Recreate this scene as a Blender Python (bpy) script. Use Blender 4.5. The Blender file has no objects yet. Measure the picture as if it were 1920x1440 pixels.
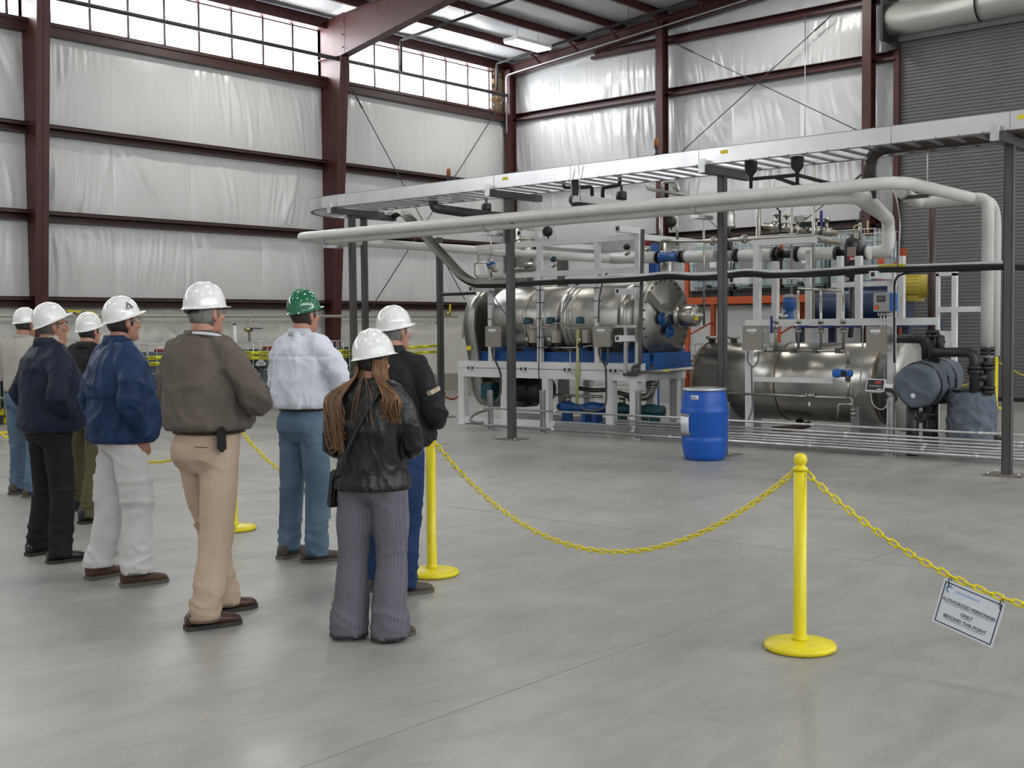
import bpy, bmesh, math, random
from mathutils import Vector as V, Matrix, noise
rnd = random.Random(11)
S = bpy.context.scene
COL = S.collection
PI = math.pi
# ---------------------------------------------------------------- camera
CH = 1.62; FPX = 2200.0; YAW, PITCH, ROLL = -0.7161, -0.04835, -0.00999
_cy, _sy = math.cos(YAW), math.sin(YAW)
FW = V((_sy*math.cos(PITCH), _cy*math.cos(PITCH), math.sin(PITCH)))
_r = V((_cy, -_sy, 0)); _u = _r.cross(FW)
RT = _r*math.cos(ROLL) + _u*math.sin(ROLL); UP = -_r*math.sin(ROLL) + _u*math.cos(ROLL)
EYE = V((0, 0, CH))
cd = bpy.data.cameras.new('camera'); cam = bpy.data.objects.new('camera', cd); COL.objects.link(cam)
cd.sensor_width = 36; cd.lens = FPX/1920*36; cd.clip_start = .05; cd.clip_end = 300
m3 = Matrix((RT, UP, -FW)).transposed()
cam.matrix_world = Matrix.Translation(EYE) @ m3.to_4x4()
S.camera = cam
# ---------------------------------------------------------------- light and exposure
W = bpy.data.worlds.new('sky'); S.world = W; W.use_nodes = True
W.node_tree.nodes['Background'].inputs[0].default_value = (.80, .88, 1, 1)
W.node_tree.nodes['Background'].inputs[1].default_value = 1.0
S.view_settings.view_transform = 'Standard'; S.view_settings.look = 'None'
S.view_settings.gamma = 1; S.view_settings.use_curve_mapping = False
S.view_settings.exposure = 0.34
PANE_GLOW = 13; LAMP_W = 42; HALL_W = 330
def area(loc, sx, sy, w, col=(1, 1, 1), rot=(0, 0, 0)):
    d = bpy.data.lights.new('bay_light', 'AREA'); d.shape = 'RECTANGLE'; d.size = sx; d.size_y = sy; d.energy = w; d.color = col
    o = bpy.data.objects.new('bay_light', d); COL.objects.link(o); o.location = loc; o.rotation_euler = rot; return o
# the lamps of the hall's ceiling fixtures (fixtures themselves are built with the roof)
LAMPS = [(x, y) for x in (-18.95, -12.2, -5.4, 1.4, 8.2) for y in (22.5, 15.0, 7.4, -.2, -7.8)]
ROOF = lambda x: 8.72 + .0857*(min(x, -4.5 - (x + 4.5) if x > -4.5 else x) + 21.57)
for x, y in LAMPS:
    area((x, y, ROOF(x) - .42), .42, 1.25, LAMP_W, (1, .97, .92))
# ---------------------------------------------------------------- pixel helpers (1920x1440 photograph)
def ray(x, y): return FW + RT*((x - 960)/FPX) - UP*((y - 720)/FPX)
def onY(x, y, Y): d = ray(x, y); return EYE + d*(Y/d.y)
def onX(x, y, X): d = ray(x, y); return EYE + d*(X/d.x)
def onZ(x, y, Z=0): d = ray(x, y); return EYE + d*((Z - CH)/d.z)
# ---------------------------------------------------------------- materials
MATS = {}
def mat(name, col, rough=.5, metal=0, col2=None, ns=8, nd=4, bump=0, bs=60, emit=0, spec=.5, stretch=None, rvar=0, coat=0, alpha=1, trans=0):
    if name in MATS: return MATS[name]
    m = bpy.data.materials.new(name); m.use_nodes = True; N = m.node_tree.nodes; L = m.node_tree.links
    b = N['Principled BSDF']; b.inputs['Base Color'].default_value = (*col, 1); b.inputs['Roughness'].default_value = rough
    b.inputs['Metallic'].default_value = metal; b.inputs['Specular IOR Level'].default_value = spec
    if coat: b.inputs['Coat Weight'].default_value = coat; b.inputs['Coat Roughness'].default_value = .08
    if trans: b.inputs['Transmission Weight'].default_value = trans
    if alpha < 1: b.inputs['Alpha'].default_value = alpha
    if emit: b.inputs['Emission Color'].default_value = (*col, 1); b.inputs['Emission Strength'].default_value = emit
    if col2 or bump or rvar:
        tc = N.new('ShaderNodeTexCoord'); mp = N.new('ShaderNodeMapping'); L.new(tc.outputs['Object'], mp.inputs[0])
        if stretch: mp.inputs['Scale'].default_value = stretch
    if col2 or rvar:
        n = N.new('ShaderNodeTexNoise'); n.inputs['Scale'].default_value = ns; n.inputs['Detail'].default_value = nd; L.new(mp.outputs[0], n.inputs['Vector'])
        if col2:
            r = N.new('ShaderNodeValToRGB'); r.color_ramp.elements[0].color = (*col, 1); r.color_ramp.elements[1].color = (*col2, 1)
            r.color_ramp.elements[0].position = .32; r.color_ramp.elements[1].position = .68
            L.new(n.outputs[0], r.inputs[0]); L.new(r.outputs[0], b.inputs['Base Color'])
        if rvar:
            q = N.new('ShaderNodeMapRange'); q.inputs[3].default_value = rough - rvar; q.inputs[4].default_value = rough + rvar
            L.new(n.outputs[0], q.inputs[0]); L.new(q.outputs[0], b.inputs['Roughness'])
    if bump:
        n2 = N.new('ShaderNodeTexNoise'); n2.inputs['Scale'].default_value = bs; n2.inputs['Detail'].default_value = 3; L.new(mp.outputs[0], n2.inputs['Vector'])
        bp = N.new('ShaderNodeBump'); bp.inputs['Strength'].default_value = bump; bp.inputs['Distance'].default_value = .01
        L.new(n2.outputs[0], bp.inputs['Height']); L.new(bp.outputs[0], b.inputs['Normal'])
    MATS[name] = m; return m
# ---------------------------------------------------------------- mesh builder
ORG = {}
def frame(d):
    d = d.normalized(); a = V((0, 0, 1)) if abs(d.z) < .9 else V((1, 0, 0))
    u = a.cross(d).normalized(); return u, d.cross(u)
class M:
    def __init__(s): s.v = []; s.f = []; s.s = []; s.m = []; s.mi = 0
    def add(s, vs, fs, sm=False):
        o = len(s.v); s.v += [V(p) for p in vs]; s.f += [[i + o for i in f] for f in fs]; s.s += [sm]*len(fs); s.m += [s.mi]*len(fs); return s
    def box(s, c, d, R=None):
        c = V(c); x, y, z = d[0]/2, d[1]/2, d[2]/2
        vs = [V((a*x, b*y, e*z)) for a in (-1, 1) for b in (-1, 1) for e in (-1, 1)]
        if R: vs = [R @ p for p in vs]
        return s.add([p + c for p in vs], [(0, 1, 3, 2), (4, 6, 7, 5), (0, 4, 5, 1), (2, 3, 7, 6), (0, 2, 6, 4), (1, 5, 7, 3)])
    def bb(s, x0, x1, y0, y1, z0, z1): return s.box(((x0+x1)/2, (y0+y1)/2, (z0+z1)/2), (abs(x1-x0), abs(y1-y0), abs(z1-z0)))
    def beam(s, a, b, w, h, up=None):
        a, b = V(a), V(b); d = b - a; z = V(up) if up else (V((0, 0, 1)) if abs(d.normalized().z) < .95 else V((0, 1, 0)))
        x = d.cross(z).normalized(); z = x.cross(d).normalized(); dn = d.normalized()
        return s.box((a+b)/2, (w, d.length, h), Matrix((x, dn, z)).transposed())
    def tube(s, P, r, n=8, cap=True, closed=False, sq=None):
        P = [V(p) for p in P]; k = len(P); R_ = r if isinstance(r, (list, tuple)) else [r]*k
        vs = []; u = None
        for i in range(k):
            if closed: t = P[(i+1) % k] - P[i-1]
            else: t = P[min(i+1, k-1)] - P[max(i-1, 0)]
            t = t.normalized() if t.length > 1e-9 else V((0, 0, 1))
            if u is None: u, w = frame(t)
            u = (u - t*u.dot(t)); u = u.normalized() if u.length > 1e-6 else frame(t)[0]; w = t.cross(u)
            for j in range(n):
                a = 2*PI*j/n; vs.append(P[i] + (u*math.cos(a) + w*math.sin(a)*(sq or 1))*R_[i])
        fs = [(i*n+j, i*n+(j+1) % n, ((i+1) % k)*n+(j+1) % n, ((i+1) % k)*n+j) for i in range(k if closed else k-1) for j in range(n)]
        s.add(vs, fs, True)
        if cap and not closed:
            o = len(s.v) - k*n; s.f += [[o+j for j in range(n)][::-1], [o+(k-1)*n+j for j in range(n)]]; s.s += [False]*2; s.m += [s.mi]*2
        return s
    def cyl(s, a, b, r, r2=None, n=16, cap=True): return s.tube([a, b], [r, r if r2 is None else r2], n, cap)
    def pipe(s, P, r, bend=None, n=8, seg=4): return s.tube(fillet(P, bend or r*2.2, seg), r, n)
    def lathe(s, prof, o, ax=(0, 0, 1), n=24, sm=True):
        o = V(o); ax = V(ax).normalized(); u, w = frame(ax); vs = []; k = len(prof)
        for r, h in prof:
            for j in range(n): a = 2*PI*j/n; vs.append(o + ax*h + (u*math.cos(a) + w*math.sin(a))*r)
        s.add(vs, [(i*n+j, i*n+(j+1) % n, (i+1)*n+(j+1) % n, (i+1)*n+j) for i in range(k-1) for j in range(n)], sm)
        b0 = len(s.v) - k*n
        if prof[0][0] > 1e-4: s.f.append([b0+j for j in range(n)][::-1]); s.s.append(False); s.m.append(s.mi)
        if prof[-1][0] > 1e-4: s.f.append([b0+(k-1)*n+j for j in range(n)]); s.s.append(False); s.m.append(s.mi)
        return s
    def sph(s, c, r, n=12, k=8, R=None):
        c = V(c); r = r if isinstance(r, (list, tuple)) else (r, r, r); vs = []
        for i in range(k+1):
            t = PI*i/k
            for j in range(n):
                a = 2*PI*j/n; p = V((r[0]*math.sin(t)*math.cos(a), r[1]*math.sin(t)*math.sin(a), r[2]*math.cos(t)))
                vs.append(c + (R @ p if R else p))
        return s.add(vs, [(i*n+j, (i+1)*n+j, (i+1)*n+(j+1) % n, i*n+(j+1) % n) for i in range(k) for j in range(n)], True)
    def loft(s, rings, n=24, e=1.0, sm=True):
        vs = []
        for c, u, w in rings:
            c, u, w = V(c), V(u), V(w)
            for j in range(n):
                a = 2*PI*j/n; ca, sa = math.cos(a), math.sin(a)
                vs.append(c + u*math.copysign(abs(ca)**e, ca) + w*math.copysign(abs(sa)**e, sa))
        k = len(rings)
        s.add(vs, [(i*n+j, i*n+(j+1) % n, (i+1)*n+(j+1) % n, (i+1)*n+j) for i in range(k-1) for j in range(n)], sm)
        o = len(s.v) - k*n; s.f += [[o+j for j in range(n)][::-1], [o+(k-1)*n+j for j in range(n)]]; s.s += [sm]*2; s.m += [s.mi]*2
        return s
    def prism(s, poly, o, u, w, d):
        o, u, w, d = V(o), V(u), V(w), V(d); n = len(poly)
        a = [o + u*p[0] + w*p[1] for p in poly]
        return s.add(a + [p + d for p in a], [list(range(n))[::-1], list(range(n, 2*n))] + [(i, (i+1) % n, n+(i+1) % n, n+i) for i in range(n)])
    def bolts(s, o, ax, R, k, r, h, ph=0):
        o = V(o); ax = V(ax).normalized(); u, w = frame(ax)
        for i in range(k):
            a = 2*PI*i/k + ph; p = o + (u*math.cos(a) + w*math.sin(a))*R; s.cyl(p, p + ax*h, r, n=6)
        return s
    def build(s, name, m, parent=None, label=None, cat=None, group=None, kind=None, bevel=0, org=None):
        me = bpy.data.meshes.new(name)
        if org is None:
            if parent is not None: org = ORG.get(parent.name, V((0, 0, 0)))
            elif kind == 'structure' or kind == 'local': org = V((0, 0, 0))
            else:
                xs = [p.x for p in s.v]; ys = [p.y for p in s.v]
                org = V(((min(xs)+max(xs))/2, (min(ys)+max(ys))/2, min(p.z for p in s.v)))
        me.from_pydata([p - org for p in s.v], [], s.f)
        for x in (m if isinstance(m, (list, tuple)) else [m]): me.materials.append(x)
        me.polygons.foreach_set('use_smooth', s.s); me.polygons.foreach_set('material_index', s.m)
        bm = bmesh.new(); bm.from_mesh(me); bmesh.ops.recalc_face_normals(bm, faces=bm.faces)
        if bevel:
            ed = [e for e in bm.edges if len(e.link_faces) == 2 and e.calc_face_angle(0) > .6]
            bmesh.ops.bevel(bm, geom=ed, offset=bevel, segments=2, affect='EDGES', clamp_overlap=True)
        bm.to_mesh(me); bm.free(); me.update()
        return link(name, me, parent, label, cat, group, kind, org)
def link(name, me, parent=None, label=None, cat=None, group=None, kind=None, org=V((0, 0, 0))):
    o = bpy.data.objects.new(name, me); COL.objects.link(o); ORG[o.name] = V(org)
    if parent is not None: o.parent = parent
    else: o.location = org
    if label: o['label'] = label
    if cat: o['category'] = cat
    if group: o['group'] = group
    if kind and kind != 'local': o['kind'] = kind
    return o
def fillet(P, b, seg=4):
    P = [V(p) for p in P]; out = [P[0]]
    for i in range(1, len(P)-1):
        a, c, d = P[i-1], P[i], P[i+1]; l = min(b, (a-c).length*.48, (d-c).length*.48)
        p, q = c + (a-c).normalized()*l, c + (d-c).normalized()*l
        for k in range(seg+1):
            t = k/seg; out.append(p*(1-t)**2 + c*2*t*(1-t) + q*t*t)
    return out + [P[-1]]
def spline(P, k=6):
    P = [V(p) for p in P]; out = []
    for i in range(len(P)-1):
        a, b, c, d = P[max(i-1, 0)], P[i], P[i+1], P[min(i+2, len(P)-1)]
        for j in range(k):
            t = j/k; out.append(.5*((2*b) + (c-a)*t + (2*a-5*b+4*c-d)*t*t + (3*b-a-3*c+d)*t**3))
    return out + [P[-1]]
def E(name, loc, label, cat, group=None, rz=0):
    o = bpy.data.objects.new(name, None); COL.objects.link(o); o.location = loc; o.rotation_euler = (0, 0, rz); ORG[o.name] = V(loc) if not rz else V((0, 0, 0))
    o.empty_display_size = .2; o['label'] = label; o['category'] = cat
    if group: o['group'] = group
    return o
def kids(o): return [c for c in bpy.data.objects if c.parent == o]
def dup(o, loc=None, rz=None, label=None, parent=None, ch=None):
    c = o.copy(); COL.objects.link(c); ORG[c.name] = ORG.get(o.name, V((0, 0, 0)))
    if parent is not None: c.parent = parent
    if loc is not None: c.location = loc
    if rz is not None: c.rotation_euler = (0, 0, rz)
    if label: c['label'] = label
    for k in (kids(o) if ch is None else ch): dup(k, parent=c)
    return c
def baked(m, name, mods, mtl=None):
    """mesh data of builder m after modifiers"""
    me = bpy.data.meshes.new(name); me.from_pydata(m.v, [], m.f); me.update()
    bm = bmesh.new(); bm.from_mesh(me); bmesh.ops.recalc_face_normals(bm, faces=bm.faces); bm.to_mesh(me); bm.free()
    o = bpy.data.objects.new('tmp', me); COL.objects.link(o)
    for t, kw in mods:
        md = o.modifiers.new(t, t)
        for k, v in kw.items(): setattr(md, k, v)
    dg = bpy.context.evaluated_depsgraph_get(); dg.update()
    out = bpy.data.meshes.new_from_object(o.evaluated_get(dg)); out.name = name
    bpy.data.objects.remove(o); bpy.data.meshes.remove(me)
    out.materials.clear()
    if mtl: out.materials.append(mtl)
    out.polygons.foreach_set('use_smooth', [True]*len(out.polygons))
    return out
def text(s, size, m, name, parent, M4, align='CENTER', bold=0, sx=1):
    c = bpy.data.curves.new('t', 'FONT'); c.body = s; c.size = size; c.align_x = align; c.align_y = 'CENTER'; c.offset = bold; c.extrude = .0004
    o = bpy.data.objects.new('t', c); COL.objects.link(o)
    dg = bpy.context.evaluated_depsgraph_get(); dg.update()
    me = bpy.data.meshes.new_from_object(o.evaluated_get(dg)); bpy.data.objects.remove(o); bpy.data.curves.remove(c)
    me.transform(Matrix.Diagonal((sx, 1, 1, 1))); me.transform(M4); me.transform(Matrix.Translation(-ORG.get(parent.name, V((0, 0, 0)))))
    me.materials.clear(); me.materials.append(m); me.name = name
    return link(name, me, parent)
def facing(o, right, up): # 4x4 whose x,y axes are right/up
    x = V(right).normalized(); z = x.cross(V(up)).normalized(); y = z.cross(x)
    return Matrix.Translation(V(o)) @ Matrix((x, y, z)).transposed().to_4x4()
# palette
white = mat('white_paint', (.78, .79, .79), .38, col2=(.72, .73, .73), ns=5)
pvc = mat('white_pvc_jacket', (.68, .68, .655), .38, col2=(.61, .61, .575), ns=3)
redox = mat('red_oxide_steel', (.068, .016, .014), .45, col2=(.052, .013, .012), ns=4, rvar=.08)
girtm = mat('brown_girt_steel', (.052, .019, .014), .45, col2=(.04, .015, .012), ns=4)
steel = mat('grey_mill_steel', (.075, .075, .075), .5, .5, col2=(.12, .115, .11), ns=6, stretch=(1, 1, .25))
inox = mat('stainless', (.50, .48, .44), .30, 1, col2=(.40, .385, .35), ns=4, rvar=.08)
inoxb = mat('brushed_stainless', (.47, .46, .43), .38, 1, col2=(.38, .37, .34), ns=3, rvar=.06)
alu = mat('aluminium', (.78, .78, .79), .30, 1, col2=(.66, .66, .67), ns=2, rvar=.06)
galv = mat('galvanised', (.68, .69, .70), .34, .9, col2=(.56, .57, .58), ns=9)
black = mat('black_paint', (.012, .012, .013), .42, col2=(.02, .02, .02), ns=6)
rubber = mat('black_rubber', (.015, .015, .016), .6)
blue = mat('blue_machine_paint', (.012, .085, .30), .4, col2=(.016, .10, .34), ns=5)
dblue = mat('dark_blue_paint', (.008, .022, .065), .42, col2=(.010, .028, .08), ns=5)
teal = mat('teal_motor_paint', (.012, .07, .095), .42)
yellow = mat('yellow_plastic', (.78, .66, .012), .36)
ylab = mat('yellow_label', (.72, .60, .02), .5)
paper = mat('paper', (.72, .76, .82), .6)
ink = mat('black_ink', (.02, .02, .025), .6)
red = mat('red_paint', (.30, .03, .02), .45)
orange = mat('orange_rack_paint', (.50, .085, .02), .5)
greyp = mat('grey_panel', (.33, .34, .35), .45)
# ================================================================ THE HALL
WX, WY, XR, YF = -21.55, 24.8, 12.5, -14.0
def mat_floor():
    m = bpy.data.materials.new('concrete_floor'); m.use_nodes = True; N = m.node_tree.nodes; L = m.node_tree.links; b = N['Principled BSDF']
    tc = N.new('ShaderNodeTexCoord')
    def ns(sc, det, stretch=(1, 1, 1), rot=0, dist=0):
        mp = N.new('ShaderNodeMapping'); mp.inputs['Scale'].default_value = stretch; mp.inputs['Rotation'].default_value = (0, 0, rot); L.new(tc.outputs['Object'], mp.inputs[0])
        n = N.new('ShaderNodeTexNoise'); n.inputs['Scale'].default_value = sc; n.inputs['Detail'].default_value = det; n.inputs['Distortion'].default_value = dist; L.new(mp.outputs[0], n.inputs['Vector']); return n
    def ramp(src, p0, c0, p1, c1):
        r = N.new('ShaderNodeValToRGB'); r.color_ramp.elements[0].position = p0; r.color_ramp.elements[1].position = p1
        r.color_ramp.elements[0].color = (*c0, 1); r.color_ramp.elements[1].color = (*c1, 1); L.new(src.outputs[0], r.inputs[0]); return r
    def mul(a, c, f=1):
        x = N.new('ShaderNodeMix'); x.data_type = 'RGBA'; x.blend_type = 'MULTIPLY'; x.inputs[0].default_value = f
        L.new(a, x.inputs[6]); L.new(c, x.inputs[7]); return x.outputs[2]
    base = ramp(ns(.35, 6, dist=.6), .35, (.335, .332, .315), .68, (.395, .384, .35))
    c = mul(base.outputs[0], ramp(ns(1.6, 8, (1, .45, 1), .6, 1.4), .36, (.86, .86, .87), .60, (1, 1, 1)).outputs[0])
    c = mul(c, ramp(ns(5.5, 6, (1, .35, 1), -.4, 2.0), .36, (.85, .86, .87), .56, (1, 1, 1)).outputs[0], .75)
    c = mul(c, ramp(ns(70, 3), .3, (.90, .90, .90), .7, (1, 1, 1)).outputs[0])
    L.new(c, b.inputs['Base Color'])
    r = ramp(ns(1.1, 5, dist=1), .3, (.30,)*3, .7, (.52,)*3); L.new(r.outputs[0], b.inputs['Roughness'])
    bp = N.new('ShaderNodeBump'); bp.inputs['Strength'].default_value = .12; bp.inputs['Distance'].default_value = .004; L.new(ns(40, 4).outputs[0], bp.inputs['Height']); L.new(bp.outputs[0], b.inputs['Normal'])
    return m
fl = M().bb(WX-.6, XR+.5, YF-.5, WY+.6, -.2, 0).build('floor', mat_floor(), kind='structure')
jt = mat('joint_grey', (.23, .23, .22), .8)  # plain dark grey of the floor's control joints
for k, (a, b_) in enumerate([((-3.4, -14), (-3.4, 24.8)), ((-10.6, -14), (-10.6, 11.0)), ((-21, 7.6), (12, 7.6)), ((-21, .6), (12, .6))]):
    M().beam((*a, .0005), (*b_, .0005), .006, .001).build('control_joint', jt, fl)
vinyl = mat('vinyl_insulation', (.66, .665, .66), .27, bump=.3, bs=9, stretch=(1, 1, .25), spec=.6)
vinyl_low = mat('vinyl_insulation_low', (.66, .65, .60), .40, bump=.3, bs=7, stretch=(1, 1, .6), spec=.5)
foil = mat('white_foil_insulation', (.64, .65, .655), .22, bump=.35, bs=10, stretch=(1, 1, .18), spec=.6)
def quilt(nm, parent, o, u, nrm, w, z0, z1, mt, seed, amp=.03, diag=.35, fold='v'):
    """one roll of vinyl faced insulation, sagging between its girts, with vertical and slanting wrinkles"""
    o, u, nrm = V(o), V(u), V(nrm); nx = max(8, int(w/.026)); nz = max(8, int((z1-z0)/.10)); vs = []; fs = []
    rr = random.Random(seed); off = rr.random()*90; dg = diag*(rr.random()*2 - .6); am = amp*(.45 + rr.random()*1.0); ctr = rr.random()*w
    for i in range(nx+1):
        for j in range(nz+1):
            s, t = i/nx, j/nz; x = w*s; z = z0 + (z1-z0)*t
            e = min(1, 9*min(s, 1-s) + .12)*min(1, 7*min(t, 1-t) + .10)
            if fold == 'v':
                xx = x + dg*(z-z0)*(1 + .5*math.sin(x*2.1+off))
                mk = max(0, noise.noise(V((x*1.1+off, z*.8, 3)))*1.5 + .35); r1 = max(0, 1 - 2.5*abs(noise.noise(V((xx*3.6+off, z*.32, off)))))**2.5; r2 = max(0, 1 - 2.5*abs(noise.noise(V((xx*7.5, z*.5+off, 9)))))**2
                n = (r1*.75 + r2*.38)*mk + .12*noise.noise(V((xx*12+off, z*.9, 7)))
            else:
                n = .8*noise.noise(V((x*2.2+off, z*7.5, off))) + .5*noise.noise(V((x*5+off, z*11, 4)))
            d = am*n*1.15*e + .045*math.sin(PI*t)*math.sqrt(max(0, math.sin(PI*s)))*.8
            vs.append(o + u*x + V((0, 0, z)) + nrm*(d + .004))
    for i in range(nx):
        for j in range(nz): a = i*(nz+1)+j; fs.append((a, a+1, a+nz+2, a+nz+1))
    q = M().add(vs, fs, True); return q.build(nm, mt, parent)
GZ = [2.19, 3.82, 5.46, 7.36]
COLS = [18.06, 10.85, 3.65, -3.55, -10.75]
# ---- left wall
wl = M().bb(WX-.5, WX-.02, YF, WY+.5, 0, 7.4).build('wall_left', white, kind='structure')
lim = [WY] + COLS
for k in range(len(lim)-1):
    y1, y0 = lim[k], lim[k+1]; n = 4 if k < 3 else 2; w = (y1-y0)/n
    for r, (z0, z1) in enumerate([(.42, 2.09), (2.29, 3.72), (3.92, 5.36), (5.56, 7.24)]):
        for j in range(n):
            if k > 2: continue
            quilt('insulation_panel', wl, (WX, y0+w*j, 0), (0, 1, 0), (1, 0, 0), w, z0, z1, vinyl_low if r == 0 else vinyl, 100*k+10*r+j, .058 if r else .045, .5, 'v' if r else 'h')
for z in GZ[:3]:
    g = M().bb(WX, WX+.20, YF, WY, z+.085, z+.10).bb(WX, WX+.012, YF, WY, z-.1, z+.1).bb(WX, WX+.20, YF, WY, z-.10, z-.085).bb(WX+.188, WX+.20, YF, WY, z+.03, z+.1)
    g.build('girt', girtm, wl)
M().bb(WX, WX+.22, YF, WY, 7.24, 7.47).bb(WX+.2, WX+.26, YF, WY, 7.40, 7.47).build('sill_girt', girtm, wl)
curb = mat('sand_concrete', (.36, .34, .28), .8, col2=(.30, .285, .24), ns=4, bump=.3, bs=30)
M().bb(WX, WX+.20, YF, WY, 0, .42).build('concrete_curb', curb, wl)
M().bb(WX-.02, WX+.06, YF, WY, 8.62, 8.9).bb(WX-.02, WX+.24, YF, WY, 8.58, 8.64).build('eave_strut', redox, wl)
glow = mat('translucent_panel', (.93, .97, 1.0), .5, emit=PANE_GLOW)
mull = mat('mullion', (.13, .10, .11), .5)
tan = mat('tan_foam', (.40, .30, .19), .9, col2=(.33, .24, .14), ns=12, bump=.5, bs=20)
wn = 0; MY = [11.405 + .8358*q for q in range(-32, 16)]
for k in range(len(lim)-1):
    y1, y0 = lim[k] - (.0 if k else .72), lim[k+1]; wn += 1
    wi = M().bb(WX-.12, WX-.04, y0, y1, 7.45, 7.50).build(f'window_{wn}', mull, kind='structure')
    M().bb(WX-.12, WX-.04, y0, y1, 8.56, 8.62).build('head_rail', mull, wi)
    ys = [y0] + [y for y in MY if y0 + .06 < y < y1 - .06] + [y1]
    for a_, c_ in zip(ys[:-1], ys[1:]):
        for z0, z1 in ((7.48, 8.02), (8.06, 8.60)): M().bb(WX-.09, WX-.07, a_+.004, c_-.004, z0, z1).build('pane', glow, wi)
    for y in ys: M().bb(WX-.10, WX+.0, y-.028, y+.028, 7.47, 8.6).build('mullion', mull, wi)
    for a_, c_ in zip(ys[:-1], ys[1:]): M().bb(WX-.10, WX-.04, a_+.028, c_-.028, 8.015, 8.065).build('glazing_bar', mull, wi)
fo = M()
for j in range(12): fo.box((WX-.03 + rnd.random()*.06, 24.42 + rnd.random()*.06 - (.12 if j % 3 == 0 else .02), 7.52 + j*.09), (.12, .55 + rnd.random()*.16, .12), Matrix.Rotation(rnd.uniform(-.15, .15), 3, 'X'))
fo.build('foam_strip', tan, wl, bevel=.02)
# tapered frame columns and haunched rafters
for k, yc in enumerate(COLS[:3]):
    xb, xt, zt = WX+.30, WX+.86, 7.86; t = .014
    c = M()
    c.prism([(WX, 0), (xb, 0), (xt, zt), (xt, 8.86), (WX, 8.72)], (0, yc-.008, 0), (1, 0, 0), (0, 0, 1), (0, .016, 0))
    c.prism([(xb-t, 0), (xb, 0), (xt, zt), (xt-t, zt)], (0, yc-.13, 0), (1, 0, 0), (0, 0, 1), (0, .26, 0))
    c.bb(WX+.02, xb+.16, yc-.16, yc+.16, 0, .025)
    c.bb(WX, xt, yc-.12, yc+.12, 7.86, 7.875)
    for q in range(6): c.cyl((xt-.01, yc + (.07 if q % 2 else -.07), 8.05+.28*(q//2)), (xt+.03, yc + (.07 if q % 2 else -.07), 8.05+.28*(q//2)), .018, n=6)
    ob = c.build('trim_1', redox, kind='structure'); ob.name = f'column_{k+1}'
    r = M()
    def rz(x): return ROOF(x) - .02
    A = [(xt+.015, 7.86), (-17.2, 8.50), (-4.5, 9.75)]
    r.prism(A + [(-4.5, rz(-4.5)), (xt+.015, rz(xt))], (0, yc-.008, 0), (1, 0, 0), (0, 0, 1), (0, .016, 0))
    for i in (0, 1): r.prism([A[i], A[i+1], (A[i+1][0], A[i+1][1]+t), (A[i][0], A[i][1]+t)], (0, yc-.13, 0), (1, 0, 0), (0, 0, 1), (0, .26, 0))
    r.prism([(xt, rz(xt)-t), (-4.5, rz(-4.5)-t), (-4.5, rz(-4.5)), (xt, rz(xt))], (0, yc-.13, 0), (1, 0, 0), (0, 0, 1), (0, .26, 0))
    ob = r.build('rafter', redox, kind='structure'); ob.name = f'rafter_{k+1}'
# ---- roof
deck = mat('roof_insulation', (.60, .61, .62), .4, bump=.35, bs=6, stretch=(.5, 1, 1))
ce = M()
ce.add([(WX-.5, YF, ROOF(WX)+.22), (-4.5, YF, ROOF(-4.5)+.25), (-4.5, WY+.5, ROOF(-4.5)+.25), (WX-.5, WY+.5, ROOF(WX)+.22)], [(0, 1, 2, 3)])
ce.add([(XR+.5, YF, ROOF(WX)+.22), (-4.5, YF, ROOF(-4.5)+.25), (-4.5, WY+.5, ROOF(-4.5)+.25), (XR+.5, WY+.5, ROOF(WX)+.22)], [(0, 3, 2, 1)])
ce = ce.build('ceiling', deck, kind='structure')
px = [-20.15 + 1.27*i for i in range(13)]
for x in px:
    z = ROOF(x); M().bb(x-.006, x+.006, YF, WY, z, z+.2).bb(x-.006, x+.07, YF, WY, z, z+.010).bb(x-.07, x+.006, YF, WY, z+.19, z+.2).build('purlin', redox, ce)
for i in range(len(px)-1):  # sagging batts between purlins, close to the camera's view
    x0, x1 = (WX if i == 0 else px[i-1]) + .01, px[i] - .01
    vs = []; fs = []; n = 90
    for j in range(n+1):
        y = 3.0 + (WY-3.0)*j/n
        for a in range(7):
            s = a/6; x = x0 + (x1-x0)*s
            vs.append((x, y, ROOF(x) + .2 - .07*math.sin(PI*s)*(1 + .5*noise.noise(V((y*1.3, i*9, 2)))) - .014*noise.noise(V((x*5, y*4, i)))))
    for j in range(n):
        for a in range(6): q = j*7+a; fs.append((q, q+1, q+8, q+7))
    M().add(vs, fs, True).build('insulation_batt', deck, ce)
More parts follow.
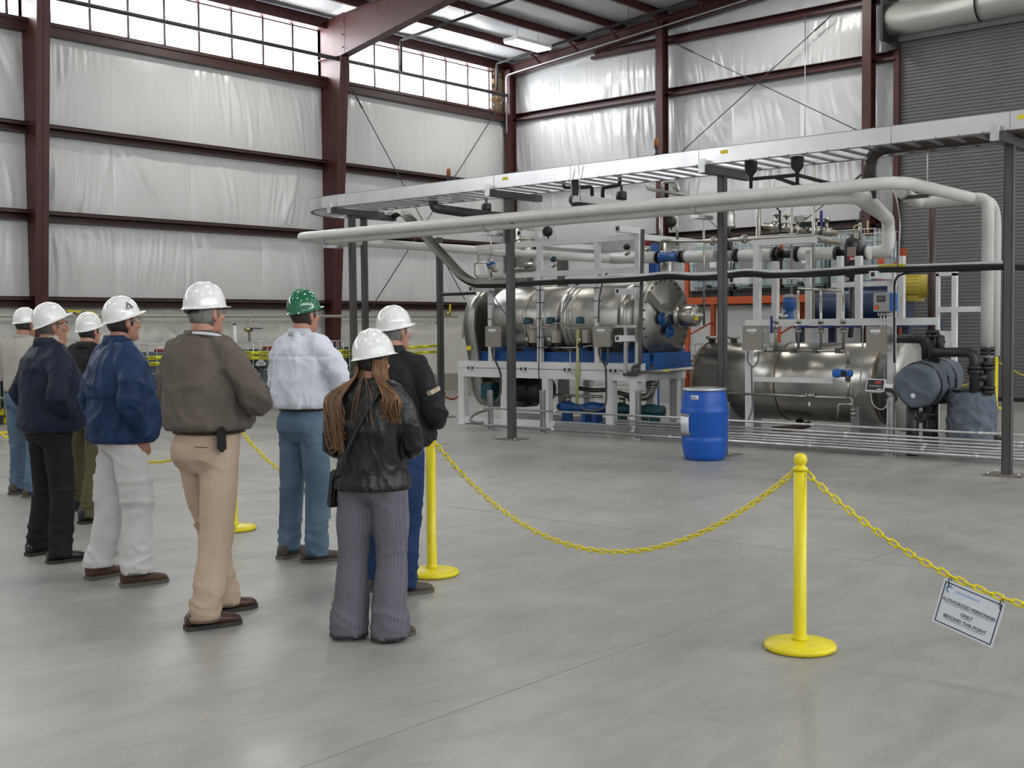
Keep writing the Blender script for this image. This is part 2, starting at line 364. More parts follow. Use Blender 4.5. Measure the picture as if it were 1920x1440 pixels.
# ---- end wall
wb = M().bb(WX-.5, -10.46, WY+.02, WY+.5, 0, 11).bb(-4.3, XR+.5, WY+.02, WY+.5, 0, 11).bb(-10.46, -4.3, WY+.02, WY+.5, 7.75, 11).build('wall_back', white, kind='structure')
BC = [-16.32, -10.98]
for k, (x0, x1, n) in enumerate([(WX+.05, BC[0], 3), (BC[0], BC[1], 3), (BC[1], -10.46, 1)]):
    for r, (z0, z1) in enumerate([(.1, 2.09), (2.29, 3.72), (3.92, 5.36), (5.56, 7.26), (7.46, 8.53), (8.73, 9.7)]):
        if r == 5 and k == 0: continue
        w = (x1-x0)/n
        for j in range(n): quilt('insulation_panel', wb, (x0+w*j, WY, 0), (1, 0, 0), (0, -1, 0), w, z0, min(z1, ROOF(x0+w*j)+.15), foil, 1000+100*k+10*r+j, .055, .35)
for z in GZ + [8.63]:
    for x0, x1 in ((WX, BC[0]), (BC[0], BC[1]), (BC[1], -10.46)):
        if z > 8 and x1 == BC[0]: x0 = -18.6
        M().bb(x0, x1, WY-.2, WY, z+.085, z+.10).bb(x0, x1, WY-.012, WY, z-.1, z+.1).bb(x0, x1, WY-.2, WY, z-.10, z-.085).bb(x0, x1, WY-.2, WY-.188, z-.1, z-.03).build('girt', redox if z > 4 else girtm, wb)
for k, x in enumerate([WX+.28] + BC):
    h = ROOF(x) - (.1 if k else .12); w = .10
    c = M().bb(x-w, x+w, WY-.45, WY-.436, 0, h).bb(x-w, x+w, WY-.20, WY-.186, 0, h).bb(x-.008, x+.008, WY-.44, WY-.19, 0, h).bb(x-.16, x+.16, WY-.5, WY-.14, 0, .02)
    ob = c.build('column', redox, kind='structure'); ob.name = f'column_{k+4}'
r = M().prism([(WX+.1, ROOF(WX)-.30), (-4.5, ROOF(-4.5)-.30), (-4.5, ROOF(-4.5)-.01), (WX+.1, ROOF(WX)-.01)], (0, WY-.33, 0), (1, 0, 0), (0, 0, 1), (0, .014, 0))
for q in (.30, .02): r.prism([(WX+.1, ROOF(WX)-q), (-4.5, ROOF(-4.5)-q), (-4.5, ROOF(-4.5)-q+.014), (WX+.1, ROOF(WX)-q+.014)], (0, WY-.44, 0), (1, 0, 0), (0, 0, 1), (0, .22, 0))
ob = r.build('rafter', redox, kind='structure'); ob.name = 'rafter_4'
for i, x in enumerate(px[:9]):  # flange braces under the end rafter
    M().beam((x+.1, WY-.42, ROOF(x)-.28), (x+.1, WY-1.0, ROOF(x)+.02), .05, .05).build('flange_brace', redox, ob)
# roll-up door
slat = mat('door_slat_grey', (.155, .16, .155), .45, .2, col2=(.14, .145, .14), ns=2)
dr = M().bb(-10.50, -10.38, WY-.16, WY+.02, 0, 7.75).bb(-4.42, -4.3, WY-.16, WY+.02, 0, 7.75).build('door_1', redox, kind='structure')
sl = M(); z = .06; prof = [(0, 0), (-.012, .014), (-.012, .056), (0, .070), (0, .0715)]
sl.prism([(a, b) for a, b in prof] + [(.01, .0715), (.01, 0)], (-10.40, WY-.04, 0), (0, 1, 0), (0, 0, 1), (6.0, 0, 0))
s0 = None
for i in range(106):
    if s0 is None: s0 = sl.build('door_slat', slat, dr)
    else: s0 = dup(s0, parent=dr, ch=[])
    s0.location.z = .07 + i*.0722
M().bb(-10.38, -4.4, WY-.09, WY-.02, 0, .07).build('door_bottom_bar', black, dr)
hood = mat('hood_cream_metal', (.50, .50, .46), .4, .3)
hz = 8.07; pr = [(.33*math.cos(a), .33*math.sin(a)) for a in [PI*(.5 + i/14) for i in range(15)]]
h = M().prism(pr + [(.25, -.33), (.25, .33)], (-10.5, WY-.36, hz), (0, 1, 0), (0, 0, 1), (6.3, 0, 0)); h.s = [False]*2 + [True]*(len(h.s)-2)
h.build('door_hood', hood, dr)
M().prism([(.36*math.cos(a), .36*math.sin(a)) for a in [2*PI*i/24 for i in range(24)]], (-8.62, WY-.36, hz), (0, 1, 0), (0, 0, 1), (.03, 0, 0)).build('hood_band', black, dr)
M().bb(-10.56, -10.5, WY-.72, WY-.04, 7.60, 8.46).bb(-10.6, -10.38, WY-.3, WY-.06, 7.45, 7.75).build('hood_bracket', black, dr)
M().bb(-10.42, -4.4, WY-.2, WY-.03, 7.62, 7.78).build('door_lintel', slat, dr)
# ---- unseen side of the hall
M().bb(XR, XR+.3, YF, WY+.5, 0, 7.4).build('wall_right', white, kind='structure')
M().bb(WX-.5, XR+.3, YF-.3, YF, 0, 11).build('wall_front', white, kind='structure')
for k, y in enumerate((-11, -4, 3, 10, 17)): M().bb(XR+.05, XR+.1, y, y+6.6, 7.5, 8.6).build(f'window_{k+6}', glow, kind='structure')
M().bb(XR, XR+.3, YF, WY+.5, 8.65, 9.2).build('trim_2', redox, kind='structure')
# ---- lamps
lampg = mat('lamp_lens', (1, .97, .9), .4, emit=16)
for i, (x, y) in enumerate(LAMPS):
    if i == 0:
        L0 = E('ceiling_lamp', (x, y, ROOF(x)-.40), 'glowing high bay ceiling lamp under the purlins beside the clerestory corner', 'lamp', 'high bay lamps under the roof')
        M().bb(x-.23, x+.23, y-.66, y+.66, ROOF(x)-.36, ROOF(x)-.28).build('lamp_housing', white, L0)
        M().bb(x-.21, x+.21, y-.64, y+.64, ROOF(x)-.39, ROOF(x)-.361).build('lamp_diffuser', lampg, L0)
        for s_ in (-.4, .4): M().cyl((x, y+s_, ROOF(x)-.28), (x, y+s_, ROOF(x)), .006, n=5).build('hanger', steel, L0)
    else:
        dup(L0, (x, y, ROOF(x)-.40), label='high bay ceiling lamp, %s row from the clerestory wall, %s bay from the end wall' % (['first', 'second', 'third', 'fourth', 'fifth'][i//5], ['first', 'second', 'third', 'fourth', 'fifth'][i % 5]))
# ---- pipes and rods on the walls and roof
dk = mat('dark_pipe', (.035, .035, .04), .5, .3)
M().tube([(-20.86, YF+1, 7.81), (-20.86, 23.9, 7.81)], .045, 10).build('sprinkler_pipe', dk, None, 'long dark pipe running across the clerestory windows in front of the columns', 'pipe')
def hung(p0, p1, drop, lab):
    m = M(); P = [V(p0), V(p1)]
    if drop: P = [V(p0) - V((0, 0, drop))] + P
    m.pipe(P, .035, .06)
    for i in range(1, 6): q = V(p0).lerp(V(p1), i/6); m.cyl(q, (q.x, q.y, ROOF(q.x)+.1), .006, n=5)
    m.build('sprinkler_pipe', dk, None, lab, 'pipe')
hung((-20.6, 19.75, 8.5), (-8, 19.75, 9.55), .75, 'dark sprinkler branch pipe under the purlins nearer the big rafter')
hung((-20.6, 23.2, 8.5), (-8, 23.2, 9.6), .7, 'dark sprinkler branch pipe under the purlins nearer the end wall')
a = onX(943, 139, -21.2)
M().pipe([(-21.2, 24.25, 6.9), (-21.2, 24.25, 8.45), (-20.9, 24.25, 8.48), (-6, 24.25, 9.76)], .022, .12).build('roof_conduit', galv, None, 'thin bright conduit bending up from the corner and along the end rafter', 'conduit')
rods = [((659, 165), (872, 562), 'X'), ((955, 170), (689, 589), 'X'), ((1268, 83), (1632, 256), 'Y'), ((1563, 25), (1270, 292), 'Y'), ((1634, 312), (1290, 590), 'Y'), ((1262, 352), (1560, 620), 'Y')]
for k, (p, q, ax) in enumerate(rods):
    f = (lambda c: onX(*c, WX+.27)) if ax == 'X' else (lambda c: onY(*c, WY-.24))
    lab = ['thin bracing rod falling from the big column toward the corner', 'thin bracing rod falling from the corner column toward the big column', 'upper bracing rod on end wall falling toward the roll-up door', 'upper bracing rod on end wall rising toward the roll-up door', 'lower bracing rod on end wall rising behind the white pipes', 'lower bracing rod on end wall falling behind the white pipes'][k]
    r = E('bracing_rod', f(q), lab, 'rod'); M().cyl(f(p), f(q), .012, n=6).build('rod', steel, r)
    d = (f(q)-f(p)).normalized(); M().cyl(f(p)+d*.25, f(p)+d*.55, .022, n=6).build('turnbuckle', steel, r)
M().cyl(onY(1510, 30, WY-.22), onY(1509, 330, WY-.22), .010, n=6).build('hanging_cable', galv, None, 'thin pale cable hanging straight down the end wall insulation', 'cable')
# ================================================================ PEOPLE
skin = mat('skin', (.50, .25, .175), .5, col2=(.44, .20, .14), ns=14)
skin2 = mat('skin_tanned', (.40, .20, .13), .5, col2=(.35, .16, .105), ns=14)
hatw = mat('white_hat_shell', (.80, .81, .80), .18, spec=.6, coat=.3)
hatg = mat('green_hat_shell', (.006, .135, .06), .16, spec=.6, coat=.4)
strapg = mat('grey_headband', (.22, .24, .25), .6); strapb = mat('black_headband', (.015, .015, .016), .6)
lens = mat('clear_lens', (.7, .75, .78), .06, alpha=.28)
def cloth(n, a, b, rough=.85, bump=.25, bs=160, **k): return mat(n, a, rough, col2=b, ns=5, bump=bump, bs=bs, spec=.25, **k)
C = dict(
 grey_tee=cloth('grey_jersey', (.47, .44, .40), (.42, .39, .36)), navy=cloth('navy_nylon', (.010, .017, .040), (.007, .012, .028), .6),
 blackp=cloth('black_wool', (.012, .011, .012), (.018, .016, .017)), dark=cloth('dark_jacket', (.013, .014, .017), (.02, .02, .022)),
 olive=cloth('olive_twill', (.12, .105, .06), (.10, .085, .05)), bluej=cloth('blue_nylon', (.012, .034, .105), (.009, .026, .08), .55),
 whitep=cloth('off_white_canvas', (.62, .60, .60), (.56, .54, .54)), taupe=cloth('taupe_cotton', (.135, .112, .098), (.115, .095, .083)),
 khaki=cloth('khaki_cotton', (.50, .39, .30), (.44, .335, .25)), shirt=cloth('pale_blue_shirt', (.70, .73, .82), (.66, .69, .78), .8),
 jeans=cloth('washed_denim', (.14, .205, .285), (.08, .135, .205)), jeans2=cloth('dark_denim', (.018, .045, .125), (.012, .03, .085)),
 leather=mat('black_leather', (.007, .0075, .0075), .36, col2=(.011, .0115, .011), ns=9, bump=.4, bs=45, spec=.4),
 blackj=cloth('black_shell_jacket', (.013, .013, .015), (.02, .02, .022), .7))
def mat_pin():
    m = cloth('pinstripe_wool', (.14, .14, .165), (.12, .12, .145)); m = m.copy(); m.name = 'grey_pinstripe'; N = m.node_tree.nodes; L = m.node_tree.links; b = N['Principled BSDF']
    tc = N.new('ShaderNodeTexCoord'); w = N.new('ShaderNodeTexWave'); w.inputs['Scale'].default_value = 18; w.inputs['Distortion'].default_value = .6; w.inputs['Detail Scale'].default_value = .4; L.new(tc.outputs['Object'], w.inputs[0])
    r = N.new('ShaderNodeValToRGB'); r.color_ramp.elements[0].position = .86; r.color_ramp.elements[1].position = .97; r.color_ramp.elements[0].color = (.125, .125, .15, 1); r.color_ramp.elements[1].color = (.165, .165, .195, 1)
    L.new(w.outputs[0], r.inputs[0]); L.new(r.outputs[0], b.inputs['Base Color']); return m
C['pin'] = mat_pin()
shoeb = mat('brown_leather', (.06, .022, .014), .35, col2=(.045, .016, .010), ns=12); shoek = mat('black_shoe_leather', (.010, .010, .011), .22)
shoet = mat('taupe_boot', (.10, .075, .055), .7, col2=(.075, .055, .04), ns=15); boot = mat('brown_boot_leather', (.085, .04, .022), .6, col2=(.06, .028, .016), ns=14)
sole = mat('dark_sole', (.03, .028, .026), .7); soleg = mat('grey_sole', (.10, .095, .085), .75)
hairs = dict(grey=mat('grey_hair', (.16, .15, .14), .6, col2=(.06, .055, .05), ns=30, stretch=(1, 1, .2)), black=mat('black_hair', (.018, .014, .012), .5, col2=(.03, .024, .02), ns=40, stretch=(1, 1, .2)),
 brown=mat('brown_hair', (.045, .028, .018), .5, col2=(.03, .018, .012), ns=40), silver=mat('silver_hair', (.24, .23, .22), .6, col2=(.12, .115, .11), ns=40, stretch=(1, 1, .2)))
eyem = mat('eye', (.75, .72, .70), .2); belt_m = mat('belt_leather', (.03, .014, .009), .4)
def limb(m, P, R, n=14, sq=None):
    Q = spline(P, 5); k = len(P)-1; RR = []
    for i in range(len(Q)):
        t = i/5; a = min(int(t), k-1); f = t-a; f = f*f*(3-2*f); RR.append(R[a]*(1-f) + R[min(a+1, k)]*f)
    m.tube(Q, RR, n); m.sph(Q[0], RR[0]*.99, n, 8); m.sph(Q[-1], RR[-1]*.97, n, 6); return m
HEADP = [(-.012, .072, .0, .030), (0, .086, -.012, .040), (.02, .094, -.035, .052), (.047, .0935, -.060, .0595), (.072, .092, -.080, .065), (.10, .087, -.092, .0695), (.12, .0825, -.097, .0725), (.138, .0915, -.099, .0745), (.165, .087, -.099, .077), (.195, .068, -.088, .069), (.22, .035, -.058, .048), (.233, .0, -.03, .02)]
def head_rings(g=0, z0=-1, z1=9):
    return [((0, (f+b)/2, z), (h+g, 0, 0), (0, (f-b)/2+g, 0)) for z, f, b, h in HEADP if z0 <= z <= z1]
def xform(m, i0, T):
    for i in range(i0, len(m.v)): m.v[i] = T @ m.v[i]
def hand(m, w, d, nrm, side, curl=.5):
    """palm, four unequal bent fingers and a thumb; w wrist, d direction of the fingers, nrm palm normal (the way fingers curl)"""
    w, d, nrm = V(w), V(d).normalized(), V(nrm).normalized(); nrm = (nrm - d*nrm.dot(d)).normalized(); s = d.cross(nrm)*side
    for q in (-.026, -.009, .009, .026): limb(m, [w, w + d*.045 + s*q*.8, w + d*.088 + s*q], [.019, .014, .012], 8)
    for q, l in ((-.030, .064), (-.010, .080), (.010, .086), (.030, .074)):
        p = w + d*.088 + s*q; P = [p]; dd = d
        for f in (.45, .32, .25):
            dd = (Matrix.Rotation(curl*(.9 if f < .4 else .7), 3, d.cross(nrm)) @ dd).normalized(); p = p + dd*l*f; P.append(p)
        limb(m, P, [.0105, .0098, .009, .0078], 7)
    p = w + d*.02 + s*.026; limb(m, [p, p + d*.032 + s*.026 + nrm*.008, p + d*.062 + s*.030 + nrm*.022, p + d*.082 + s*.022 + nrm*.034], [.016, .0125, .011, .009], 8)
def fold_mesh(me, fn):
    me.update(); ns = [v.normal.copy() for v in me.vertices]
    for v, n in zip(me.vertices, ns): v.co += n*fn(v.co, n)
    me.update()
def cut(me, z):
    bm = bmesh.new(); bm.from_mesh(me); bmesh.ops.bisect_plane(bm, geom=bm.verts[:]+bm.edges[:]+bm.faces[:], plane_co=(0, 0, z), plane_no=(0, 0, 1), clear_inner=True)
    ed = [e for e in bm.edges if e.is_boundary]; r = bmesh.ops.extrude_edge_only(bm, edges=ed); vs = [v for v in r['geom'] if isinstance(v, bmesh.types.BMVert)]
    for v in vs: v.co.z += .03; 
    bm.to_mesh(me); bm.free(); me.polygons.foreach_set('use_smooth', [True]*len(me.polygons)); me.update()
def rdg(x, y, z): return max(0, 1 - 2.6*abs(noise.noise(V((x, y, z)))))**2
def N3(x, y, z): return noise.noise(V((x, y, z)))
POSE = {  # right arm: elbow, wrist, hand direction, palm normal (left arm is mirrored)
 'crossed': ((.295, .075, 1.165), (.035, .235, 1.195), (-1, -.05, .10), (0, -1, 0)),
 'tuckhand': ((.290, .085, 1.15), (-.185, .125, 1.225), (-.42, -.9, -.10), (-1, 0, 0)),
 'tucked': ((.285, .08, 1.15), (.00, .215, 1.165), (-1, -.25, .02), (0, -1, 0)),
 'pocket': ((.292, -.075, 1.14), (.205, .045, .925), (-.25, .25, -1), (-1, 0, 0)),
 'jacket': ((.292, -.075, 1.14), (.185, .075, .985), (-.5, .5, -.6), (-1, 0, 0)),
 'front': ((.285, .02, 1.14), (.115, .245, 1.06), (-.9, .35, -.05), (0, -.3, -1)),
 'down': ((.285, -.045, 1.14), (.275, .04, .90), (0, .15, -1), (-1, 0, 0)),
 'phone': ((.27, .03, 1.13), (.17, .25, 1.15), (-.5, .8, .2), (0, 0, 1))}
def person(label, gp, theta, top, feet, o):
    """gp photograph pixel of the standing point; theta turn to the right of looking away; top total height; feet = (left, right) pixels; o options"""
    g0 = onZ(*gp); dirv = V((g0.x, g0.y, 0)).normalized(); r0 = V((dirv.y, -dirv.x, 0)); th = math.radians(theta)
    fv = dirv*math.cos(th) + r0*math.sin(th); phi = math.atan2(-fv.x, fv.y); k = top/1.803
    root = E('person', (g0.x, g0.y, 0), label, 'person', None, phi); root.scale = (k, k, k)
    inv = Matrix.Rotation(-phi, 3, 'Z'); fl_ = []
    for p in feet: q = inv @ (onZ(*p) - V((g0.x, g0.y, 0)))/k; fl_.append(V((q.x, q.y, 0)))
    lean = V((*o.get('lean', (0, 0)), 0)); wid = o.get('w', 1); dep = o.get('d', 1); belly = o.get('belly', 0); fem = o.get('fem', 0)
    HP = V((0, 0, 0)) + lean*.5
    fh = [math.radians(a) for a in o.get('footrot', (8, -8))]
    hy, hp_ = math.radians(o.get('head', (0, 0))[0]), math.radians(o.get('head', (0, 0))[1])
    TH = Matrix.Translation(V((0, .018, 1.503)) + lean) @ Matrix.Rotation(-hy, 4, 'Z') @ Matrix.Rotation(hp_, 4, 'X') @ Matrix.Translation((0, .012, .02))
    armR, armL = POSE[o['arms'][1]], POSE[o['arms'][0]]; sk = o.get('skin', skin)
    sh = (.185 if not fem else .158)*wid
    arms = []
    for sd, A in ((1, armR), (-1, armL)):
        mir = lambda p: V((p[0]*sd*(wid if not fem else .88), p[1], p[2])) + lean*.8
        e, w = mir(A[0]), mir(A[1])
        if sd < 0 and o['arms'][0] in ('crossed', 'tucked'): w.z -= .055; w.y += .03
        arms.append((V((sd*sh, -.012, 1.425)) + lean, e, w, V((A[2][0]*sd, A[2][1], A[2][2])), V((A[3][0]*sd, A[3][1], A[3][2])), sd))
    legs = []
    for sd, ft, rot in ((-1, fl_[0], fh[0]), (1, fl_[1], fh[1])):
        hip = V((sd*.092*wid, -.005, .90)) + HP; an = V((ft.x, ft.y - .035, .075)); kn = hip.lerp(an, .50) + V((sd*.006, .022, 0)); legs.append((hip, kn, an, rot, ft))
    # --- body: one continuous skin surface
    b = M()
    b.loft([(V(c) + HP, u, w) for c, u, w in [((0, 0, .84), (.12, 0, 0), (0, .09, 0)), ((0, 0, .94), (.15*wid, 0, 0), (0, .10*dep, 0)), ((0, 0, 1.10), (.13*wid, 0, 0), (0, .09*dep, 0)), ((0, 0, 1.30), (.155*wid, 0, 0), (0, .10, 0)), ((0, -.005, 1.42), (.15, 0, 0), (0, .075, 0)), ((0, -.005, 1.49), (.06, 0, 0), (0, .055, 0))]], 16)
    for hip, kn, an, rot, ft in legs:
        limb(b, [hip, kn, an], [.075, .05, .038], 10); limb(b, [an, V((ft.x, ft.y, .035))], [.036, .03], 8)
    for s_, e, w, hd, pn, sd in arms:
        limb(b, [s_, e, w], [.048, .037, .027], 10); hand(b, w, hd, pn, -sd, o.get('curl', .45))
    i0 = len(b.v); b.loft(head_rings(), 26, .92)
    b.tube([(0, .084, .128), (0, .098, .108), (0, .112, .088), (0, .108, .076), (0, .085, .070)], [.007, .009, .013, .016, .012], 8)
    b.sph((0, .090, .050), (.022, .010, .006), 10, 6).sph((0, .089, .041), (.020, .010, .007), 10, 6).sph((0, .084, .008), (.024, .016, .018), 10, 6)
    for sd in (-1, 1):
        b.sph((sd*.077, -.004, .098), (.010, .022, .034), 10, 8, Matrix.Rotation(sd*.35, 3, 'Z')); b.sph((sd*.032, .085, .140), (.024, .012, .007), 8, 6); b.sph((sd*.045, .066, .085), (.022, .022, .02), 8, 6)
    if o.get('jowl'): b.sph((0, .035, -.012), (.062, .055, .035), 12, 8)
    xform(b, i0, TH)
    nk = .060 + .006*(wid > 1.04) - .012*fem
    limb(b, [V((0, -.012, 1.42)) + lean, TH @ V((0, -.022, .05))], [nk*1.12, nk*.97], 14)
    me = baked(b, 'body', [('REMESH', dict(mode='VOXEL', voxel_size=.0078)), ('SMOOTH', dict(factor=.5, iterations=2))], sk)
    link('body', me, root)
    # --- eyes, ears' hair, glasses, hat
    ey = M()
    for sd in (-1, 1): ey.sph((sd*.032, .0745, .121), .0125, 10, 6)
    xform(ey, 0, TH); ey.build('eyes', eyem, root, org=V((0, 0, 0)))
    zb = o.get('hairline', .018)
    if o.get('hair'):
        h = M(); n = 30; rows = 12; vs = []; fs = []
        for i in range(n+1):
            a = PI*(1.06 + .88*i/n)   # around the back, ear to ear
            for j in range(rows+1):
                t = j/rows; z = zb + .012*abs(math.cos(a))**2*2 + (.16-zb)*t
                for q in range(len(HEADP)-1):
                    if HEADP[q][0] <= z <= HEADP[q+1][0]: s = (z-HEADP[q][0])/(HEADP[q+1][0]-HEADP[q][0]); f, bk, hw = [HEADP[q][x]*(1-s) + HEADP[q+1][x]*s for x in (1, 2, 3)]; break
                g = .010*min(1, t*4+.15) + .003*N3(a*14, z*40, 3)
                vs.append((math.cos(a)*(hw+g), (f+bk)/2 + math.sin(a)*((f-bk)/2+g), z))
        for i in range(n):
            for j in range(rows): q = i*(rows+1)+j; fs.append((q, q+1, q+rows+2, q+rows+1))
        h.add(vs, fs, True)
        for sd in (-1, 1): h.sph((sd*.0755, .022, .115), (.006, .012, .03), 8, 6)
        xform(h, 0, TH); h.build('hair', hairs[o['hair']], root, org=V((0, 0, 0)))
    tilt = math.radians(o.get('tilt', 10)); TT = TH @ Matrix.Translation((0, -.006, .155)) @ Matrix.Rotation(tilt, 4, 'X') @ Matrix.Rotation(math.radians(o.get('roll', 0)), 4, 'Y') @ Matrix.Diagonal(tuple(q_*o.get('hs', 1) for q_ in (.88, .83, .84)) + (1,))
    hm = M(); n = 44; prof = [(.02, .145), (.25, .1425), (.46, .131), (.66, .112), (.82, .086), (.93, .055), (.985, .022), (1.0, 0.0), (1.03, -.012), (1.10, -.018), (1.105, -.021), (.985, -.016), (.96, .0), (.90, .05)]
    vs = []
    for i, (s, z) in enumerate(prof):
        for j in range(n):
            a = 2*PI*j/n; ca, sa = math.cos(a), math.sin(a); x, y = .116*s*ca, .143*s*sa; fr = max(0, sa)
            if i in (9, 10): y += .038*fr**2.2; zz = z + .004*fr - .008*max(0, -sa)
            else: zz = z - (.008*max(0, -sa) if i > 6 else 0)
            vs.append((x, y, zz))
    hm.add(vs, [(i*n+j, i*n+(j+1) % n, (i+1)*n+(j+1) % n, (i+1)*n+j) for i in range(len(prof)-1) for j in range(n)] + [list(range(n))], True)
    for xx in (o.get('ridges') or []):
        hm.tube([(xx*math.cos(t)*.6 + xx*.4, .130*math.sin(t)*.98, .147*math.cos(t)*(1-2.2*xx*xx*20/20) - .002 + (-.004 if xx else .002)) for t in [-1.15 + 2.2*i/14 for i in range(15)]], [.004]+[.009]*13+[.004], 8)
    xform(hm, 0, TT); hat = hm.build('hard_hat', o.get('hat', hatw), root, org=V((0, 0, 0)))
    sb = M()  # suspension band showing under the back rim
    for i in range(17):
        a = PI*(1.12 + .76*i/16); sb.v.append(TT @ V((math.cos(a)*.094, -.004 + math.sin(a)*.112, -.004))); sb.v.append(TT @ V((math.cos(a)*.091, -.004 + math.sin(a)*.110, -.052 + .012*abs(math.cos(a)))))
    for i in range(16): sb.f.append([2*i, 2*i+1, 2*i+3, 2*i+2]); sb.s.append(True); sb.m.append(0)
    bd = sb.build('headband', o.get('band', strapg), hat, org=V((0, 0, 0)))
    mo = bd.modifiers.new('thick', 'SOLIDIFY'); mo.thickness = .006; mo.offset = 0
    if o.get('knob'):
        q = M(); q.cyl((-.012, -.122, -.035), (-.012, -.140, -.035), .022, .019, 16); q.box((.035, -.113, -.032), (.05, .01, .035), Matrix.Rotation(.25, 3, 'Z')); xform(q, 0, TT); q.build('ratchet_knob', [strapb], hat, org=V((0, 0, 0)))
    if o.get('glasses'):
        gl = M(); ls = M()
        for sd in (-1, 1):
            gl.tube([(sd*.070, .070, .124), (sd*.079, .03, .122), (sd*.082, -.02, .115)], .0032, 6)
            gl.tube([(sd*.006, .108, .128), (sd*.035, .104, .136), (sd*.066, .085, .130)], .0022, 6)
            ls.prism([(-.024, -.016), (.022, -.018), (.026, .010), (-.024, .012)], (sd*.036, .100, .121), (1, -.30*sd, 0), (0, 0, 1), (0, .002, 0))
        gl.tube([(-.008, .110, .124), (.008, .110, .124)], .003, 6)
        xform(gl, 0, TH); xform(ls, 0, TH); go = gl.build('safety_glasses', strapb if o['glasses'] == 1 else strapg, root, org=V((0, 0, 0))); ls.build('lens', lens, go, org=V((0, 0, 0)))
    # --- trousers
    fl = o.get('flare', .082); th_ = o.get('thigh', .098); t = M(); wz = o.get('waist', 1.03)
    t.loft([(V(c) + HP, u, w) for c, u, w in [((0, .0, .80), (.135*wid, 0, 0), (0, .100, 0)), ((0, -.012, .87), (.178*wid, 0, 0), (0, .128*dep, 0)), ((0, -.014, .93), (.182*wid, 0, 0), (0, .134*dep, 0)), ((0, -.004+belly*.2, wz-.04), (.168*wid, 0, 0), (0, .122*dep+belly*.2, 0)), ((0, belly*.3, wz), (.165*wid, 0, 0), (0, .118*dep+belly*.3, 0))]], 26, .9)
    for sd, (hip, kn, an, rot, ft) in zip((-1, 1), legs):
        t.sph(hip + V((0, -.034*dep, 0)), (.090*wid, .090*dep*o.get('butt', 1), .11), 14, 10)
        limb(t, [hip + V((0, 0, -.02)), hip.lerp(kn, .5), kn, kn.lerp(an, .5), V((an.x, an.y + .002, .10)), V((an.x, an.y - .006, .0))], [th_*wid, th_*.96*wid, th_*.86, (th_*.82+fl)/2, fl*.98, fl], 16)
    mt = baked(t, 'trousers', [('REMESH', dict(mode='VOXEL', voxel_size=.0125)), ('SMOOTH', dict(factor=.5, iterations=4))], C[o['bottom']])
    sdn = hash_ = sum(map(ord, label)) % 97
    ba = o.get('bag', 1.0)
    def ftrs(p, n):
        z = p.z; a = .011*ba*N3(p.x*6+sdn, p.y*6, z*2.2) + .006*N3(p.x*14, p.y*14+sdn, z*7)
        bun = max(0, 1-abs(z-.16)/.17); a += .016*ba*bun*(rdg(p.x*4.5+sdn, p.y*4.5, z*13+p.x*4) - .35)
        kne = max(0, 1-abs(z-.50)/.14); a += .011*ba*kne*(rdg(p.x*4, p.y*4+sdn, z*10-p.x*5)-.3)
        sea = max(0, 1-abs(z-.80)/.10)*(p.y < .02); a += .012*ba*sea*(rdg(p.x*4+sdn, p.y*4, z*9 + abs(p.x)*9)-.3)
        if o.get('pockets') and p.y < -.05 and .86 < z < .985 and .035 < abs(p.x) < .135: a += .006
        if o.get('cargo') and abs(p.x) > .125*wid and .50 < z < .68: a += .008 if z < .635 else .013
        return a
    fold_mesh(mt, ftrs); cut(mt, o.get('hemz', .045)); link('trousers', mt, root)
    if o.get('belt'):
        bl = M()
        for i in range(40):
            a = 2*PI*i/40
            for dz, g in ((-.019, .004), (-.019, .012), (.019, .012), (.019, .004)):
                ca, sa = math.cos(a), math.sin(a); bl.v.append(V((math.copysign(abs(ca)**.9, ca)*(.170*wid+g), belly*.28 + math.copysign(abs(sa)**.9, sa)*(.122*dep+belly*.28+g), wz-.008+dz)) + HP)
        for i in range(40):
            for q in range(4): bl.f.append([i*4+q, i*4+(q+1) % 4, ((i+1) % 40)*4+(q+1) % 4, ((i+1) % 40)*4+q]); bl.s.append(q in (1, 3)); bl.m.append(0)
        bl.build('belt', belt_m, root, org=V((0, 0, 0)))
    # --- shoes
    for hip, kn, an, rot, ft in legs:
        s_ = M(); hb = o.get('boot', 0); pr = [(-.125, .033, .062+hb), (-.10, .040, .088+hb), (-.06, .042, .092+hb*.9), (-.01, .043, .078+hb*.3), (.05, .050, .060), (.10, .051, .052), (.14, .040, .042), (.158, .018, .030)]
        Rz = Matrix.Rotation(rot, 3, 'Z'); O = V((ft.x, ft.y, 0))
        s_.loft([(O + Rz @ V((0, y, .012 + h/2)), Rz @ V((w, 0, 0)), V((0, 0, h/2))) for y, w, h in pr], 16, .8)
        so = s_.build('shoe', o['shoe'], root, org=V((0, 0, 0)))
        z_ = M(); out = [(.040, -.13), (.046, -.09), (.043, -.02), (.054, .06), (.054, .11), (.040, .15), (.015, .168)]
        z_.prism(out + [(-x, y) for x, y in out[::-1]], O + V((0, 0, .0)), Rz @ V((1, 0, 0)), Rz @ V((0, 1, 0)), (0, 0, .024)); z_.build('sole', o.get('sole', sole), so, org=V((0, 0, 0)))
    # --- top
    j = M(); J = o['top_rings'] if 'top_rings' in o else None; hem = o.get('hem', .93); fat = o.get('fat', .012); blo = o.get('blouse', .012)
